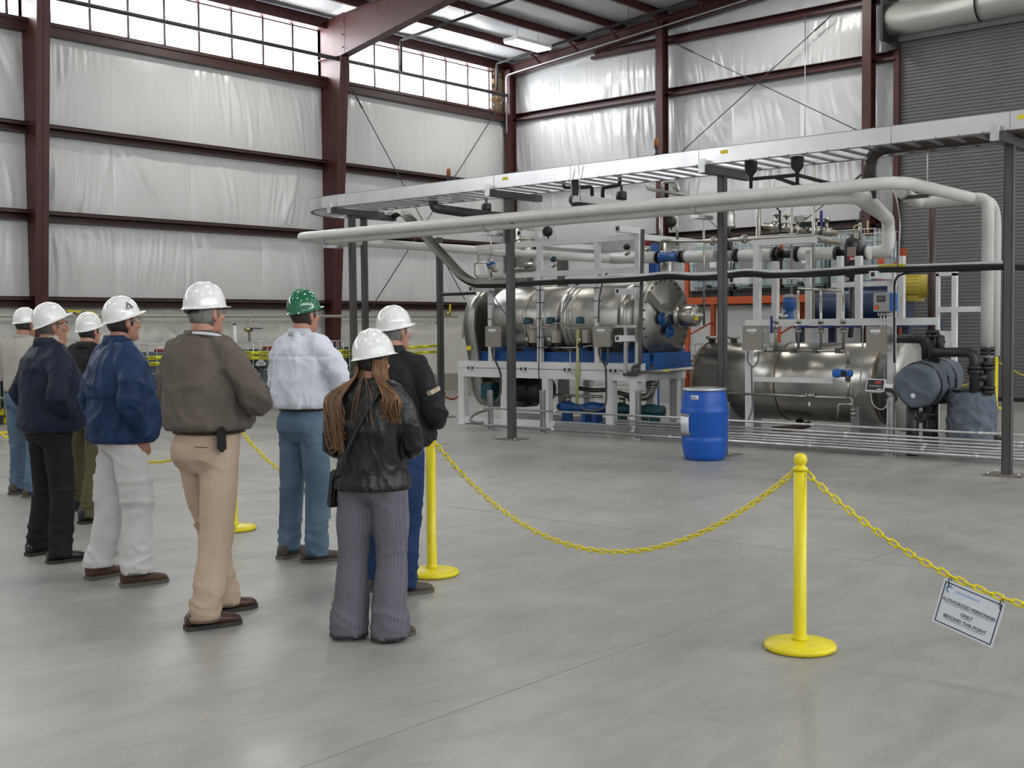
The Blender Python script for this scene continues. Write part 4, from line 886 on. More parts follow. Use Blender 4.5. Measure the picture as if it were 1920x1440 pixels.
M().tube(PP2 + [PP[-1]], RR2 + [RR[-1]], 16).build('pipe_jacket', pvc, tB)
YBP = onZ(1668, 410, zB).y
for k, px_ in enumerate((650, 950, 1345)):
    x = onY(px_, 420, PY).x; t = E('pipe_bracket', (x, YA, 2.9), ['steel bracket holding the white pipes at the twin posts', 'steel bracket holding the white pipes at the left tall post', 'steel bracket holding the white pipes at the middle post'][k], 'bracket', 'pipe brackets')
    M().bb(x-.13, x-.03, YB_-.05, PY-.05, zB-rB-.055, zB-rB-.012).build('angle', galv, t); M().tube([(x-.08, YB_ + (rB+.01)*math.cos(a_), zB + (rB+.01)*math.sin(a_)) for a_ in [2*PI*i/16 for i in range(16)]], .02, 6, closed=True).build('clamp', galv, t)
p0 = onZ(636, 452, 3.08); p1 = onY(1150, 486, YBP+.0)
pipe('white insulated pipe slanting back from the ladder bend to the flanged line', [(-14.9, 13.4, zB), p0 if 0 else (-14.95, 13.9, zB), p1], .072, pvc, .3, name='insulated_pipe')
def flange(m, p, d, r, t=.03, k=8):
    p, d = V(p), V(d).normalized(); m.cyl(p - d*t/2, p + d*t/2, r, n=20); m.bolts(p - d*(t/2+.012), d, r*.8, k, .012, t+.024); return m
# the flanged line
fl0 = lambda px_: onY(px_, 484 - (px_-1160)*.0225, YBP)
dX = (fl0(1650)-fl0(1160)).normalized(); rP = .094
segs = [(1150, 1232), (1286, 1342), (1388, 1450), (1500, 1566), (1625, 1632)]
labs = ['white insulated pipe section left of the blue check valve', 'white insulated pipe section right of the blue check valve', 'white insulated pipe section between the grey valve and black flanges', 'white insulated pipe section left of the black filter', 'short white insulated pipe end behind the black filter']
for (a_, b_), l in zip(segs, labs):
    q = M().cyl(fl0(a_), fl0(b_), rP, n=20)
    if a_ == 1150: q.sph(fl0(a_), rP, 16, 10)
    q.build('insulated_pipe', pvc, None, l, 'pipe')
t = E('check_valve', fl0(1260), 'blue flanged valve body in the white insulated line', 'valve')
M().lathe([(.05, 0), (.088, .02), (.088, .06), (.075, .08), (.075, .30), (.085, .32), (.085, .37), (.06, .38)], fl0(1236), dX, 20).build('valve_body', blue, t); flange(M(), fl0(1233), dX, .10).build('flange', black, t); flange(M(), fl0(1284), dX, .10).build('flange', black, t); flange(M(), fl0(1276), dX, .095).build('flange', black, t)
M().cyl(fl0(1265)+V((0, 0, .07)), fl0(1265)+V((0, 0, .12)), .035, n=12).build('plug', inox, t)
t = E('control_valve', fl0(1368), 'grey diaphragm control valve standing on the insulated line behind the middle post', 'valve')
q = M(); P = fl0(1366); q.cyl(P - dX*.11, P + dX*.11, .085, n=16); q.build('valve_body', greyp, t); flange(M(), P - dX*.12, dX, .105).build('flange', black, t); flange(M(), P + dX*.13, dX, .105).build('flange', black, t)
M().lathe([(.055, .08), (.06, .12), (.06, .25), (.05, .28)], P, (0, 0, 1), 14).build('bonnet', black, t); M().lathe([(.03, .28), (.032, .40), (.10, .42), (.108, .46), (.095, .48), (.10, .60), (.085, .68), (0, .69)], P, (0, 0, 1), 20).build('actuator', inoxb, t)
t = E('wafer_valve', fl0(1468), 'black flanged wafer valve with orange tag in the insulated line', 'valve')
flange(M(), fl0(1454), dX, .115).build('flange', black, t); flange(M(), fl0(1462), dX, .115).build('flange', black, t); flange(M(), fl0(1494), dX, .115).build('flange', black, t); M().cyl(fl0(1462), fl0(1494), .055, n=14).build('spool', black, t); M().box(fl0(1466)+V((0, -.02, .12)), (.05, .02, .09)).build('tag', orange, t)
t = E('line_filter', fl0(1598)-V((0, 0, .5)), 'tall black domed filter housing with a red and white plate', 'filter')
P = fl0(1598) + V((0, -.02, 0)); M().lathe([(0, -.36), (.05, -.355), (.098, -.32), (.108, -.28), (.108, .14), (.098, .18), (.05, .215), (.015, .22), (.015, .26), (0, .27)], P, (0, 0, 1), 24).build('housing', black, t)
flange(M(), fl0(1570), dX, .10).build('flange', black, t); flange(M(), fl0(1624), dX, .10).build('flange', black, t); M().cyl(fl0(1570), fl0(1624), .05, n=10).build('pipe_spool', black, t)
vd = (EYE-P); vd.z = 0; vd.normalize(); T = facing(P + vd*.110 + V((0, 0, -.02)), V((-vd.y, vd.x, 0)), (0, 0, 1))
q = M().box((0, 0, 0), (.12, .19, .004)); q.v = [T @ v for v in q.v]; q.build('name_plate', mat('dull_plate', (.30, .22, .20), .5), t); q = M().box((0, -.065, .002), (.12, .055, .004)); q.v = [T @ v for v in q.v]; q.build('red_band', red, t); q = M().box((.012, -.068, .005), (.07, .022, .002)); q.v = [T @ v for v in q.v]; q.build('white_print', paper, t)
pipe('black drain pipe dropping from the tall black filter', [P + V((0, 0, -.36)), P + V((0, 0, -1.05)), P + V((-.02, .0, -1.2))], .036, black, .08, name='drain_pipe')
# dark brown pipes from the ladder
p = onZ(1645, 300, 3.4)
pipe('dark brown glossy pipe bending down out of the cable ladder', [(-1.5, 13.0, 3.62), (onZ(1648, 285, 3.62).x, 13.0, 3.62), (onZ(1648, 285, 3.62).x, 13.0, 3.06)], .075, mat('dark_brown_pipe', (.045, .028, .022), .3, col2=(.02, .016, .014), ns=3), .22, name='drop_pipe')
p = onY(1747, 500, 14.7); pipe('dark brown vertical pipe rising above the grey insulated drum', [(p.x, 14.7, 3.05), (p.x, 14.7, 1.45)], .05, mat('brown_pipe', (.07, .045, .038), .45), name='riser_pipe')
# black ducts, sensors and drops under the ladder
pipe('black elbow pipe dropping from the ladder and running back', [onY(812, 360, 13.0)+V((0, 0, .12)), onY(812, 388, 13.0)+V((0, 0, -.02)), onZ(965, 411, 3.11)], .07, rubber, .14, name='drop_pipe')
def sensor(px_, py_, Y, label, h=.20):
    p = onY(px_, py_, Y); t = E('level_sensor', p, label, 'sensor'); M().lathe([(.0, 0), (.075, 0), (.08, .03), (.08, .10), (.07, .12), (.02, .13), (.02, h), (0, h)], p, (0, 0, 1), 14).build('head', black, t); M().cyl(p, p - V((0, 0, .22)), .012, n=6).build('stem', inox, t)
sensor(912, 396, 13.9, 'black sensor head on thin stem left of the tall left post', .24); sensor(1165, 375, 13.9, 'black sensor head under the ladder beside the small channel', .22)
def funnel(px_, py_, label):
    p = onY(px_, py_, 12.6); t = E('cable_gland', p, label, 'gland', 'black bell fittings under the ladder'); M().lathe([(.02, -.30), (.022, -.16), (.035, -.14), (.07, -.10), (.078, -.02), (.078, .02), (.06, .03), (0, .03)], p, (0, 0, 1), 14).build('bell', rubber, t)
funnel(1408, 306, 'black bell fitting under the ladder, left of the pair'); funnel(1495, 298, 'black bell fitting under the ladder, right of the pair')
pipe('thin black pipe linking the two bell fittings and running back', [onY(1408, 322, 12.6), onY(1408, 336, 12.6), onY(1495, 328, 12.6), onZ(1560, 345, 3.25)], .022, rubber, .05, name='thin_pipe'); pipe('thin black branch pipe slanting back above the white pipe', [onY(1455, 333, 12.6), onZ(1505, 350, 3.22)], .022, rubber, name='thin_pipe')
pipe('thin black U-shaped pipe under the ladder behind the small channel', [onY(1057, 338, 13.0), onY(1057, 352, 13.0), onY(1110, 350, 13.0), onY(1110, 372, 13.0)], .026, rubber, .05, name='thin_pipe'); pipe('thin black hooked pipe hanging under the ladder by the sensor', [onY(1130, 375, 13.0), onY(1130, 352, 13.0), onY(1162, 347, 13.0), onY(1162, 325, 13.0)], .026, rubber, .05, name='thin_pipe')
def beacon(px_, py_, label):
    p = onY(px_, py_, 13.25); t = E('signal_lamp', p, label, 'lamp'); M().lathe([(.0, -.20), (.05, -.20), (.05, -.045), (.02, -.03), (.02, .03), (.028, .05), (.028, .06), (0, .06)], p, (0, 0, 1), 12).build('stem', black, t); M().lathe([(.0, .06), (.032, .06), (.034, .14), (.030, .17), (0, .172)], p, (0, 0, 1), 12).build('lens', mat('amber_lens', (.30, .10, .03), .25), t)
beacon(841, 337, 'amber signal lamp on black stem above the left part of the ladder'); beacon(1231, 284, 'amber signal lamp on black stem above the middle of the ladder')
t = E('small_cable_channel', onY(1085, 360, 12.5), 'short aluminium channel with yellow sticker hanging under the ladder', 'cable tray')
P0, P1 = onY(1082, 372, 12.4), onZ(1170, 385, 3.2); q = M(); d = (P1-P0); 
for s_ in (-.07, .07): q.beam(P0 + V((s_, 0, 0)), P1 + V((s_, 0, 0)), .005, .09)
q.beam(P0 - V((0, 0, .045)), P1 - V((0, 0, .045)), .14, .005); q.build('channel', alu, t)
M().beam(P0 + V((.075, .05, .01)), P0.lerp(P1, .22) + V((.075, 0, .01)), .004, .045).build('sticker', ylab, t)
q = M()
for s_ in (-.08, .06): q.cyl(P0 + V((s_, 0, -.06)), onY(1074, 309, 12.3) + V((s_+.03, 0, 0)), .008, n=6)
q.build('hanger_rods', galv, t); M().tube(spline([onY(1078, 338, 12.45), onY(1078, 362, 12.45), onY(1080, 382, 12.45), P1]), .05, 8).build('cable_bundle', rubber, t)
# ================================================================ LEFT MACHINE ON ITS WHITE SKID
XA, XB, Y0, Y1 = -13.70, -9.94, 14.35, 15.55
t = E('skid_table', (XA, Y0, 0), 'white painted steel skid table under the stainless drum', 'steel frame')
lx = [XA+.07, onY(944, 740, Y0).x, onY(1022, 740, Y0).x, onY(1142, 740, Y0).x, onY(1187, 740, Y0).x]
for x in lx:
    for y in (Y0+.06, Y1-.06):
        q = M().bb(x-.065, x+.065, y-.06, y+.06, .012, .80); q.bb(x-.12, x+.10, y-.1, y+.1, 0, .014); q.build('leg', white, t)
for y in (Y0+.06, Y1-.06):
    M().bb(XA, XB, y-.06, y+.06, .80, .945).build('beam', white, t); M().bb(XA, XB, y-.07, y+.07, .955, 1.065).build('beam', white, t); M().bb(XA+.1, lx[3], y-.045, y+.045, .02, .13).build('bottom_rail', white, t)
for x in (XA+.06, XB-.06): M().bb(x-.057, x+.057, Y0+.122, Y1-.122, .803, .942).build('beam', white, t); M().bb(x-.055, x+.055, Y0+.132, Y1-.132, .958, 1.062).build('beam', white, t)
for x in lx[1:4]: M().bb(x-.05, x+.05, Y0+.1, Y1-.1, .84, .94).build('cross_beam', white, t)
for px_ in (886, 985, 1067, 1153):
    p = onY(px_, 693, Y0); q = M()
    for s_ in (-.045, .045): q.bb(p.x+s_-.03, p.x+s_+.03, Y0-.05, Y0, .915, .985)
    bk = q.build('fork_bracket', white, t); q = M()
    for s_ in (-.045, .045): q.bb(p.x+s_-.02, p.x+s_+.02, Y0-.052, Y0-.049, .925, .975)
    q.build('bracket_hole', black, bk)
M().bb(XA+.25, XA+.40, Y0-.003, Y0, 1.0, 1.02).build('sticker', paper, t)
# blue base
t = E('blue_base_frame', (XA+.3, Y0+.1, 1.065), 'blue painted base beams carrying the stainless drum', 'steel frame')
bx = onY(1222, 690, Y0+.15).x; bx2 = onY(1268, 690, Y0+.7).x
for y in (Y0+.16, Y1-.16):
    q = M().bb(XA+.38, bx2, y-.05, y+.05, 1.067, 1.085).bb(XA+.38, bx2, y-.05, y+.05, 1.205, 1.22).bb(XA+.38, bx2, y-.006, y+.006, 1.085, 1.205); q.build('beam', blue, t)
for x in (XA+.45, -12.0, -11.2, bx-.1, bx2-.05): M().bb(x-.05, x+.05, Y0+.21, Y1-.21, 1.07, 1.2).build('cross_beam', blue, t)
M().bb(bx2+.001, bx2+.013, Y0+.11, Y1-.11, .93, 1.222).build('end_plate', blue, t); M().bb(bx-.16, bx, Y0+.10, Y0+.112, .93, 1.215).build('side_plate', blue, t)
for px_ in (940, 1000, 1105, 1190): x = onY(px_, 640, Y0+.3).x; M().bb(x-.16, x+.16, Y0+.22, Y0+.26, 1.22, 1.33).build('saddle', blue, t)
# drum
DY, DZ, DR = 14.95, 1.715, .56; DX0, DX1 = -13.05, onY(1212, 600, DY-.3).x
t = E('drum_vessel', (DX0, DY, DZ-DR), 'long stainless steel horizontal drum vessel on the blue base', 'vessel')
AX = (1, 0, 0)
M().lathe([(.3, 0), (DR-.01, .0), (DR, .02), (DR, DX1-DX0)], (DX0, DY, DZ), AX, 48).build('shell', inoxb, t)
for px_, w in ((1050, .16), (1072, .03), (1163, .15), (985, .04)):
    x = onY(px_, 600, DY-.5).x; M().lathe([(DR, 0), (DR+.022, .004), (DR+.022, w), (DR, w+.004)], (x, DY, DZ), AX, 48).build('band', inox, t)
for x in (-12.8, -12.1, -11.2, -10.5): M().prism([(-.3, -.36), (.3, -.36), (.42, -.30), (-.42, -.30)], (x, DY, DZ-.14), (0, 1, 0), (0, 0, 1), (.08, 0, 0)).build('saddle', blue, t)
# end flange, hand wheels and gearbox nose
t = E('drum_end_cover', (DX1, DY, DZ-.65), 'bolted stainless end cover with two blue hand wheels and a gearbox nose', 'cover')
M().lathe([(0, 0), (.66, 0), (.66, .05), (.60, .055), (.60, .10), (.645, .105), (.645, .145), (0, .145)], (DX1, DY, DZ), AX, 48).build('flange', inoxb, t)
q = M().bolts((DX1+.145, DY, DZ), AX, .60, 28, .017, .022); q.build('flange_bolts', steel, t)['kind'] = 'stuff'
for s_ in (1, -1): M().prism([(.06, .12), (.46, .42), (.52, .30), (.10, .02)] if s_ > 0 else [(-.06, .12), (-.46, .42), (-.52, .30), (-.10, .02)], (DX1+.145, DY, DZ), (0, 1, 0), (0, 0, 1), (.05, 0, 0)).build('rib', inox, t)
for (px_, py_) in ((1237, 598), (1251, 622)):
    p = onX(px_, py_, DX1+.17); h = E if 0 else None
    wv = M().tube([(p.x+.05, p.y + .085*math.cos(a_), p.z + .085*math.sin(a_)) for a_ in [2*PI*i/18 for i in range(18)]], .018, 8, closed=True); wv.cyl((p.x-.03, p.y, p.z), (p.x+.07, p.y, p.z), .03, n=12)
    for i in range(5): a_ = 2*PI*i/5; wv.cyl((p.x+.04, p.y, p.z), (p.x+.05, p.y+.085*math.cos(a_), p.z+.085*math.sin(a_)), .014, n=6)
    wv.lathe([(0, 0), (.075, 0), (.075, .02), (0, .02)], (p.x+.02, p.y, p.z), AX, 16)
    wv.build('hand_wheel', blue, t)
NX = DX1+.145
M().lathe([(.20, 0), (.19, .03), (.14, .10), (.13, .22), (.17, .23), (.17, .27), (.14, .28), (.14, .30)], (NX, DY, DZ+.05), AX, 28).build('bearing_cone', inox, t)
M().lathe([(.12, .30), (.155, .31), (.165, .34), (.165, .52), (.15, .55), (.14, .56), (.12, .57), (.06, .58), (.05, .66), (0, .66)], (NX, DY, DZ+.05), AX, 28).build('gearbox_nose', inox, t)
p = V((NX+.60, DY-.10, DZ+.01)); M().box(p, (.08, .004, .06)).build('yellow_sticker', ylab, t)
M().lathe([(.11, 0), (.11, .16), (.17, .17), (.17, .21), (.11, .22), (.08, .30)], (DX1-.02, DY-.12, DZ-.56), (0, 0, -1), 20).build('outlet_neck', inox, t)
pipe('stainless outlet pipe under the drum end, elbowing under the skid', [(DX1-.02, DY-.12, DZ-.82), (DX1-.02, DY-.12, .55), (DX1-.45, DY-.12, .50)], .055, inox, .14, name='outlet_pipe')
t = E('outlet_flanges', (DX1-.02, DY-.12, .68), 'pair of stainless flanges on the outlet pipe by the skid end', 'flange'); flange(M(), (DX1-.02, DY-.12, .70), (0, 0, 1), .10, .03, 8).build('flange', inox, t); flange(M(), (DX1-.02, DY-.12, .74), (0, 0, 1), .10, .03, 8).build('flange', inox, t)
# belt guard
GX = -13.30
def capsule(g=0, n=16):
    P = []; c0, r0, c1, r1 = (DY-.02, DZ-.02), .60+g, (DY-.02, .66), .40+g
    for i in range(n+1): a_ = -.16 + (PI+.32)*i/n; P.append((c0[0]+r0*math.cos(a_), c0[1]+r0*math.sin(a_)))
    for i in range(n+1): a_ = PI+.16 + (PI-.32)*i/n; P.append((c1[0]+r1*math.cos(a_), c1[1]+r1*math.sin(a_)))
    return P
t = E('belt_guard', (GX, DY, .25), 'tall rounded stainless belt guard at the drum drive end', 'guard')
q = M().prism(capsule(), (GX-.24, 0, 0), (0, 1, 0), (0, 0, 1), (.24, 0, 0)); q.s = [False]*2 + [True]*(len(q.s)-2); o = q.build('housing', inoxb, t)
mt_dark = mat('dark_inner_steel', (.05, .048, .045), .3, .8)
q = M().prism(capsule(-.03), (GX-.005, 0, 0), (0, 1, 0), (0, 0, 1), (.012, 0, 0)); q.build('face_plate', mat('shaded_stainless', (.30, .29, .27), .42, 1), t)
M().box((GX-.12, DY-.62, 1.28), (.10, .004, .07), Matrix.Rotation(-.1, 3, 'X')).build('warning_sticker', ylab, t)
# drive motor and pumps below the table
def motor(label, p, r, L, m, box=1, name='electric_motor'):
    p = V(p); t = E(name, p - V((0, 0, r+.05)), label, 'motor')
    M().lathe([(0, 0), (r*.9, 0), (r, .03), (r, L*.62), (r*.85, L*.64)], p, AX, 20).build('stator', m, t)
    q = M()
    for i in range(20): a_ = 2*PI*i/20; c_ = p + V((L*.33, math.cos(a_)*r, math.sin(a_)*r)); q.box(c_, (L*.52, r*.14, r*.03), Matrix.Rotation(a_, 3, 'X'))
    q.build('cooling_fins', m, t); M().lathe([(r*.98, L*.62), (r*1.02, L*.66), (r*1.02, L*.92), (r*.85, L), (0, L)], p, AX, 20).build('fan_cowl', m, t)
    M().bb(p.x+.05, p.x+L*.55, p.y-r*.8, p.y+r*.8, p.z-r-.05, p.z-r*.8).build('foot', m, t)
    if box: M().box(p + V((L*.3, -r*.9, r*.7)), (L*.3, r*.7, r*.6)).build('terminal_box', m, t, bevel=.008)
    M().cyl(p - V((.10, 0, 0)), p, r*.18, n=10).build('shaft', steel, t); return t
mdk = mat('black_motor_paint', (.018, .020, .022), .45)
motor('big black drive motor hanging under the skid table', (onY(960, 733, DY).x-.05, DY, .58), .235, .85, mdk)
p = onY(919, 732, Y0+.25); t = E('junction_box', p - V((0, 0, .16)), 'teal junction box with yellow label behind the skid legs', 'electrical box'); M().box(p, (.24, .22, .26)).build('box', teal, t, bevel=.01); M().box(p + V((.03, -.02, .131)), (.14, .12, .003)).build('warning_label', ylab, t); M().bb(p.x-.03, p.x+.03, p.y-.03, p.y+.03, 0, p.z-.13).build('stand', galv, t)
YPm = 14.75
def pump(label, pxa, pxb, py_, Y, m1, m2):
    a_, b_ = onY(pxa, py_, Y), onY(pxb, py_, Y); z = a_.z; b_.z = z; L = b_.x-a_.x; t = E('process_pump', (a_.x, Y, 0), label, 'pump')
    M().lathe([(.05, -.10), (.055, 0), (.10, .0), (.10, .03), (.085, .05), (.085, L*.22), (.06, L*.25), (.06, L*.5), (.08, L*.52), (.08, L*.60)], a_, AX, 18).build('pump_casing', m1, t)
    M().lathe([(.07, L*.60), (.10, L*.62), (.10, L*.80), (.09, L*.82), (.09, L*.97), (0, L)], a_, AX, 18).build('drive_motor', m2, t)
    q = M()
    for f in (.1, .55, .8): q.bb(a_.x+L*f-.04, a_.x+L*f+.04, Y-.09, Y+.09, .115, z-.05)
    q.build('feet', m1, t); M().bb(a_.x-.05, b_.x, Y-.13, Y+.13, .10, .122).build('base_plate', m1, t)
    M().cyl((a_.x+L*.12, Y, z+.08), (a_.x+L*.12, Y, z+.17), .05, n=12).cyl((a_.x+L*.12, Y, z+.17), (a_.x+L*.12, Y, z+.19), .08, n=12).build('discharge_flange', inox, t); return t
pump('blue pump with long casing behind the middle skid bay', 1056, 1136, 763, YPm, blue, blue)
pump('teal pump motor sticking out past the end of the skid', 1157, 1246, 767, YPm+.1, teal, teal)
t = E('drip_tray', (-11.4, YPm, 0), 'dull steel drip tray on the floor under the pumps', 'tray'); M().bb(onY(1035, 780, Y0+.13).x, onY(1285, 780, Y0+.6).x, Y0+.14, Y1-.12, .0, .10).build('tray', mat('dull_tray', (.14, .125, .10), .5, .5), t)
pipe('horizontal stainless suction pipe under the table between the legs', [onY(1032, 740, 14.7), onY(1130, 744, 14.7)], .022, inox, name='suction_pipe')
pipe('dark cluster pipe and valve line under the table top', [onY(1085, 728, 14.9), onY(1112, 732, 14.9), onY(1140, 731, 14.9), onY(1180, 742, 14.9)], .035, mat('dark_stainless', (.16, .15, .13), .35, .9), .06, name='valve_pipe')
# upper white frame
YU = 14.42
def sq(nm, a_, b_, w, m, par): return M().beam(a_, b_, w, w).build(nm, m, par)
t = E('pipe_support_frame', (-13, YU, 1.06), 'white square-tube frame standing on the skid table around the drum', 'steel frame')
fx = [onY(921, 600, YU).x, onY(1013, 600, YU).x, onY(1121, 600, YU).x, onY(1197, 600, YU).x]
for k, x in enumerate(fx): sq('upright', (x, YU, 1.065), (x, YU, 2.93 if k else 2.60), .079, white, t)
sq('top_beam', (onY(895, 455, YU).x, YU, 2.94), (fx[3]+.05, YU, 2.94), .085, white, t); sq('middle_beam', (onY(900, 515, YU).x, YU, 2.455), (fx[3]+.05, YU, 2.455), .08, white, t)
sq('top_beam', (fx[3], YU+.043, 2.94), (fx[3], 16.2, 2.94), .083, white, t); sq('top_beam', (fx[1], YU+.043, 2.94), (fx[1], 16.2, 2.94), .081, white, t)
for (px_, py_, px2) in ((893, 543, 922), (1088, 533, 1121), (1156, 547, 1197), (1157, 634, 1197), (980, 440, 1013), (1150, 432, 1197)):
    p = onY(px2, py_, YU); x = p.x - .05; q = M().bb(x-.045, x+.045, YU-.46, YU+.05, p.z-.045, p.z+.045); ar = q.build('stub_arm', white, t); M().bb(x-.022, x+.022, YU-.463, YU-.459, p.z-.025, p.z+.03).build('arm_end_hole', black, ar)
q = M()
for x in fx[:4]:
    for z in (1.45, 1.75, 2.0, 2.2): q.bb(x-.047, x+.047, YU-.047, YU+.047, z, z+.012)
q.build('zip_ties', black, t)
# control boxes
def cbox(label, x0, y0, x1, y1, Y, d=.20, name='control_box'):
    a_, b_ = onY(x0, y1, Y), onY(x1, y0, Y); w, h = b_.x-a_.x, b_.z-a_.z; t = E(name, (a_.x, Y, a_.z), label, 'electrical box')
    bx_ = mat('box_taupe', (.30, .27, .24), .45, col2=(.27, .245, .22), ns=3)
    M().bb(a_.x, b_.x, Y+.018, Y+d, a_.z, b_.z).build('enclosure', inoxb, t, bevel=.006); M().bb(a_.x-.004, b_.x+.004, Y, Y+.017, a_.z-.004, b_.z+.004).build('door', bx_, t, bevel=.004)
    M().bb(a_.x+w*.22, a_.x+w*.70, Y-.003, Y, a_.z+h*.76, a_.z+h*.88).build('name_plate', paper, t); M().bb(a_.x+w*.36, a_.x+w*.62, Y-.002, Y, a_.z+h*.69, a_.z+h*.715).build('label_strip', paper, t)
    for f in (.2, .8): M().bb(b_.x, b_.x+.014, Y+.01, Y+.05, a_.z+h*f-.02, a_.z+h*f+.02).build('clasp', galv, t)
    return t, a_, w, h
cbox('taupe control box on the first upright of the left frame', 910, 612, 938, 650, 14.10)
cbox('taupe control box in front of the third upright of the left frame', 1112, 612, 1144, 650, 14.10)
cbox('taupe control box on the left upright of the right frame', 1392, 611, 1430, 656, 14.05)
cbox('taupe control box on the right upright above the scale display', 1624, 612, 1662, 659, 13.95)
def flex(label, P, r, m=greyp, k=5, name='flexible_conduit', cat='conduit'): return M().tube(spline(P, k), r, 7).build(name, m, None, label, cat)
dkg = mat('dark_grey_hose', (.07, .07, .075), .5)
flex('dark flexible conduit falling from first control box across the skid', [onY(922, 652, 14.15), onY(925, 668, 14.1), onY(935, 690, 14.2), onY(939, 705, 14.25), onY(938, 738, 14.28), onY(929, 755, 14.2)], .017, dkg)
flex('grey flexible conduit looping on the floor at the skid end', [onY(915, 768, 14.05), onY(895, 774, 14.0), onY(884, 782, 13.9), onY(884, 790, 13.8), onY(905, 793, 13.75)], .026, mat('grey_hose', (.20, .20, .20), .5))
flex('dark flexible conduit falling from second control box to the pumps', [onY(1122, 652, 14.12), onY(1125, 670, 14.08), onY(1133, 683, 14.15), onY(1136, 695, 14.28), onY(1136, 755, 14.28), onY(1125, 768, 14.2), onY(1100, 770, 14.1), onY(1085, 760, 14.1)], .016, dkg)
flex('short grey flexible loop under second control box', [onY(1140, 652, 14.14), onY(1140, 675, 14.10), onY(1137, 684, 14.12), onY(1131, 680, 14.12)], .014, dkg)
flex('dark cable bending down along the third upright', [onY(1138, 512, 14.3), onY(1130, 530, 14.3), onY(1124, 560, 14.33), onY(1122, 605, 14.33)], .013, dkg, name='cable', cat='cable')
flex('thin cable running down along the second upright', [onY(1013, 535, 14.3), onY(1012, 600, 14.33), onY(1011, 650, 14.33), onY(1010, 700, 14.28), onY(1014, 722, 14.28), onY(1019, 745, 14.2), onY(1018, 760, 14.1)], .009, rubber, name='cable', cat='cable')
flex('blue air tube slanting behind the first upright', [onY(920, 545, 14.36), onY(935, 570, 14.34), onY(950, 592, 14.34)], .008, mat('blue_tube', (.02, .05, .25), .4), name='air_tube', cat='tube')
flex('blue dotted air tube crossing the drum band', [onY(1072, 556, 14.32), onY(1060, 575, 14.32), onY(1050, 592, 14.34), onY(1042, 604, 14.34)], .007, mat('blue_tube', (.02, .05, .25), .4), name='air_tube', cat='tube')
pipe('pale yellow vertical sight tube in front of the skid', [onY(1084, 618, 14.312), onY(1082, 757, 14.312)], .025, mat('pale_yellow_pipe', (.50, .50, .22), .4), name='sight_tube')
# actuated valves along the drum bottom
def actv(px_, py_, label):
    p = onY(px_, py_, 14.36); t = E('actuated_valve', p - V((0, 0, .2)), label, 'valve', 'small actuated valves along the drum')
    M().box(p, (.11, .10, .20)).build('actuator_box', mat('beige_box', (.38, .35, .30), .5), t, bevel=.006); M().lathe([(0, 0), (.06, 0), (.065, .03), (.06, .10), (0, .11)], p + V((-.11, -.02, .20)), (0, 0, 1), 12).build('solenoid', teal, t); M().cyl(p + V((-.14, -.02, -.05)), p + V((-.06, -.02, -.05)), .05, n=12).build('valve_body', inox, t)
    M().sph(p + V((-.12, -.02, -.13)), .055, 10, 8).build('cap', black, t); M().cyl(p + V((-.02, 0, -.1)), p + V((-.02, .12, -.2)), .04, n=10).build('neck', mt_dark, t); return t
actv(1000, 631, 'small beige actuated valve between first and second uprights'); actv(1043, 631, 'small beige actuated valve right of the second upright'); actv(1100, 631, 'small beige actuated valve left of second control box')
pipe('thin stainless tube line zigzagging below the drum', [onY(952, 605, 14.34), onY(993, 606, 14.34), onY(996, 614, 14.34), onY(1030, 614, 14.34), onY(1034, 606, 14.34), onY(1052, 606, 14.34), onY(1066, 616, 14.34), onY(1110, 612, 14.34)], .009, inox, .03, name='instrument_tube')
pipe('thin stainless tube line running just above the blue base', [onY(965, 651, 14.36), onY(1075, 652, 14.36), onY(1110, 648, 14.36)], .010, inox, .03, name='instrument_tube')
pipe('slanting thin tube in front of the skid beam', [onY(1069, 655, 14.3), onY(1069, 682, 14.3), onY(1080, 707, 14.28)], .008, galv, .03, name='instrument_tube')
t = E('strut_bracket', onY(1173, 700, 14.2), 'galvanised strut upright beside the last white upright', 'bracket'); M().beam(onY(1174, 610, 14.25), onY(1173, 700, 14.25), .045, .045).build('strut', galv, t); M().beam(onY(1153, 612, 14.28), onY(1195, 612, 14.28), .04, .04).build('strut', galv, t)
pipe('thick grey insulated elbow pipe by the skid corner', [onY(1170, 701, 14.30), onY(1196, 702, 14.30), onY(1196, 686, 14.30)], .032, dkg, .06, name='grey_pipe'); pipe('dark vertical pipe rising along the last white upright', [onY(1187, 700, 14.12), onY(1187, 687, 14.12), onY(1200, 684, 14.12), onY(1205, 430, 14.12)], .03, dkg, .05, name='grey_pipe')
pipe('stainless channel bar with yellow sticker from skid corner to tank', [onY(1196, 699, 14.3), onY(1300, 691, 14.3)], .028, inoxb, name='channel_bar'); M().box(onY(1250, 695, 14.27), (.07, .004, .03)).build('yellow_sticker', ylab, None, 'yellow sticker on the channel bar by the skid corner', 'sticker')
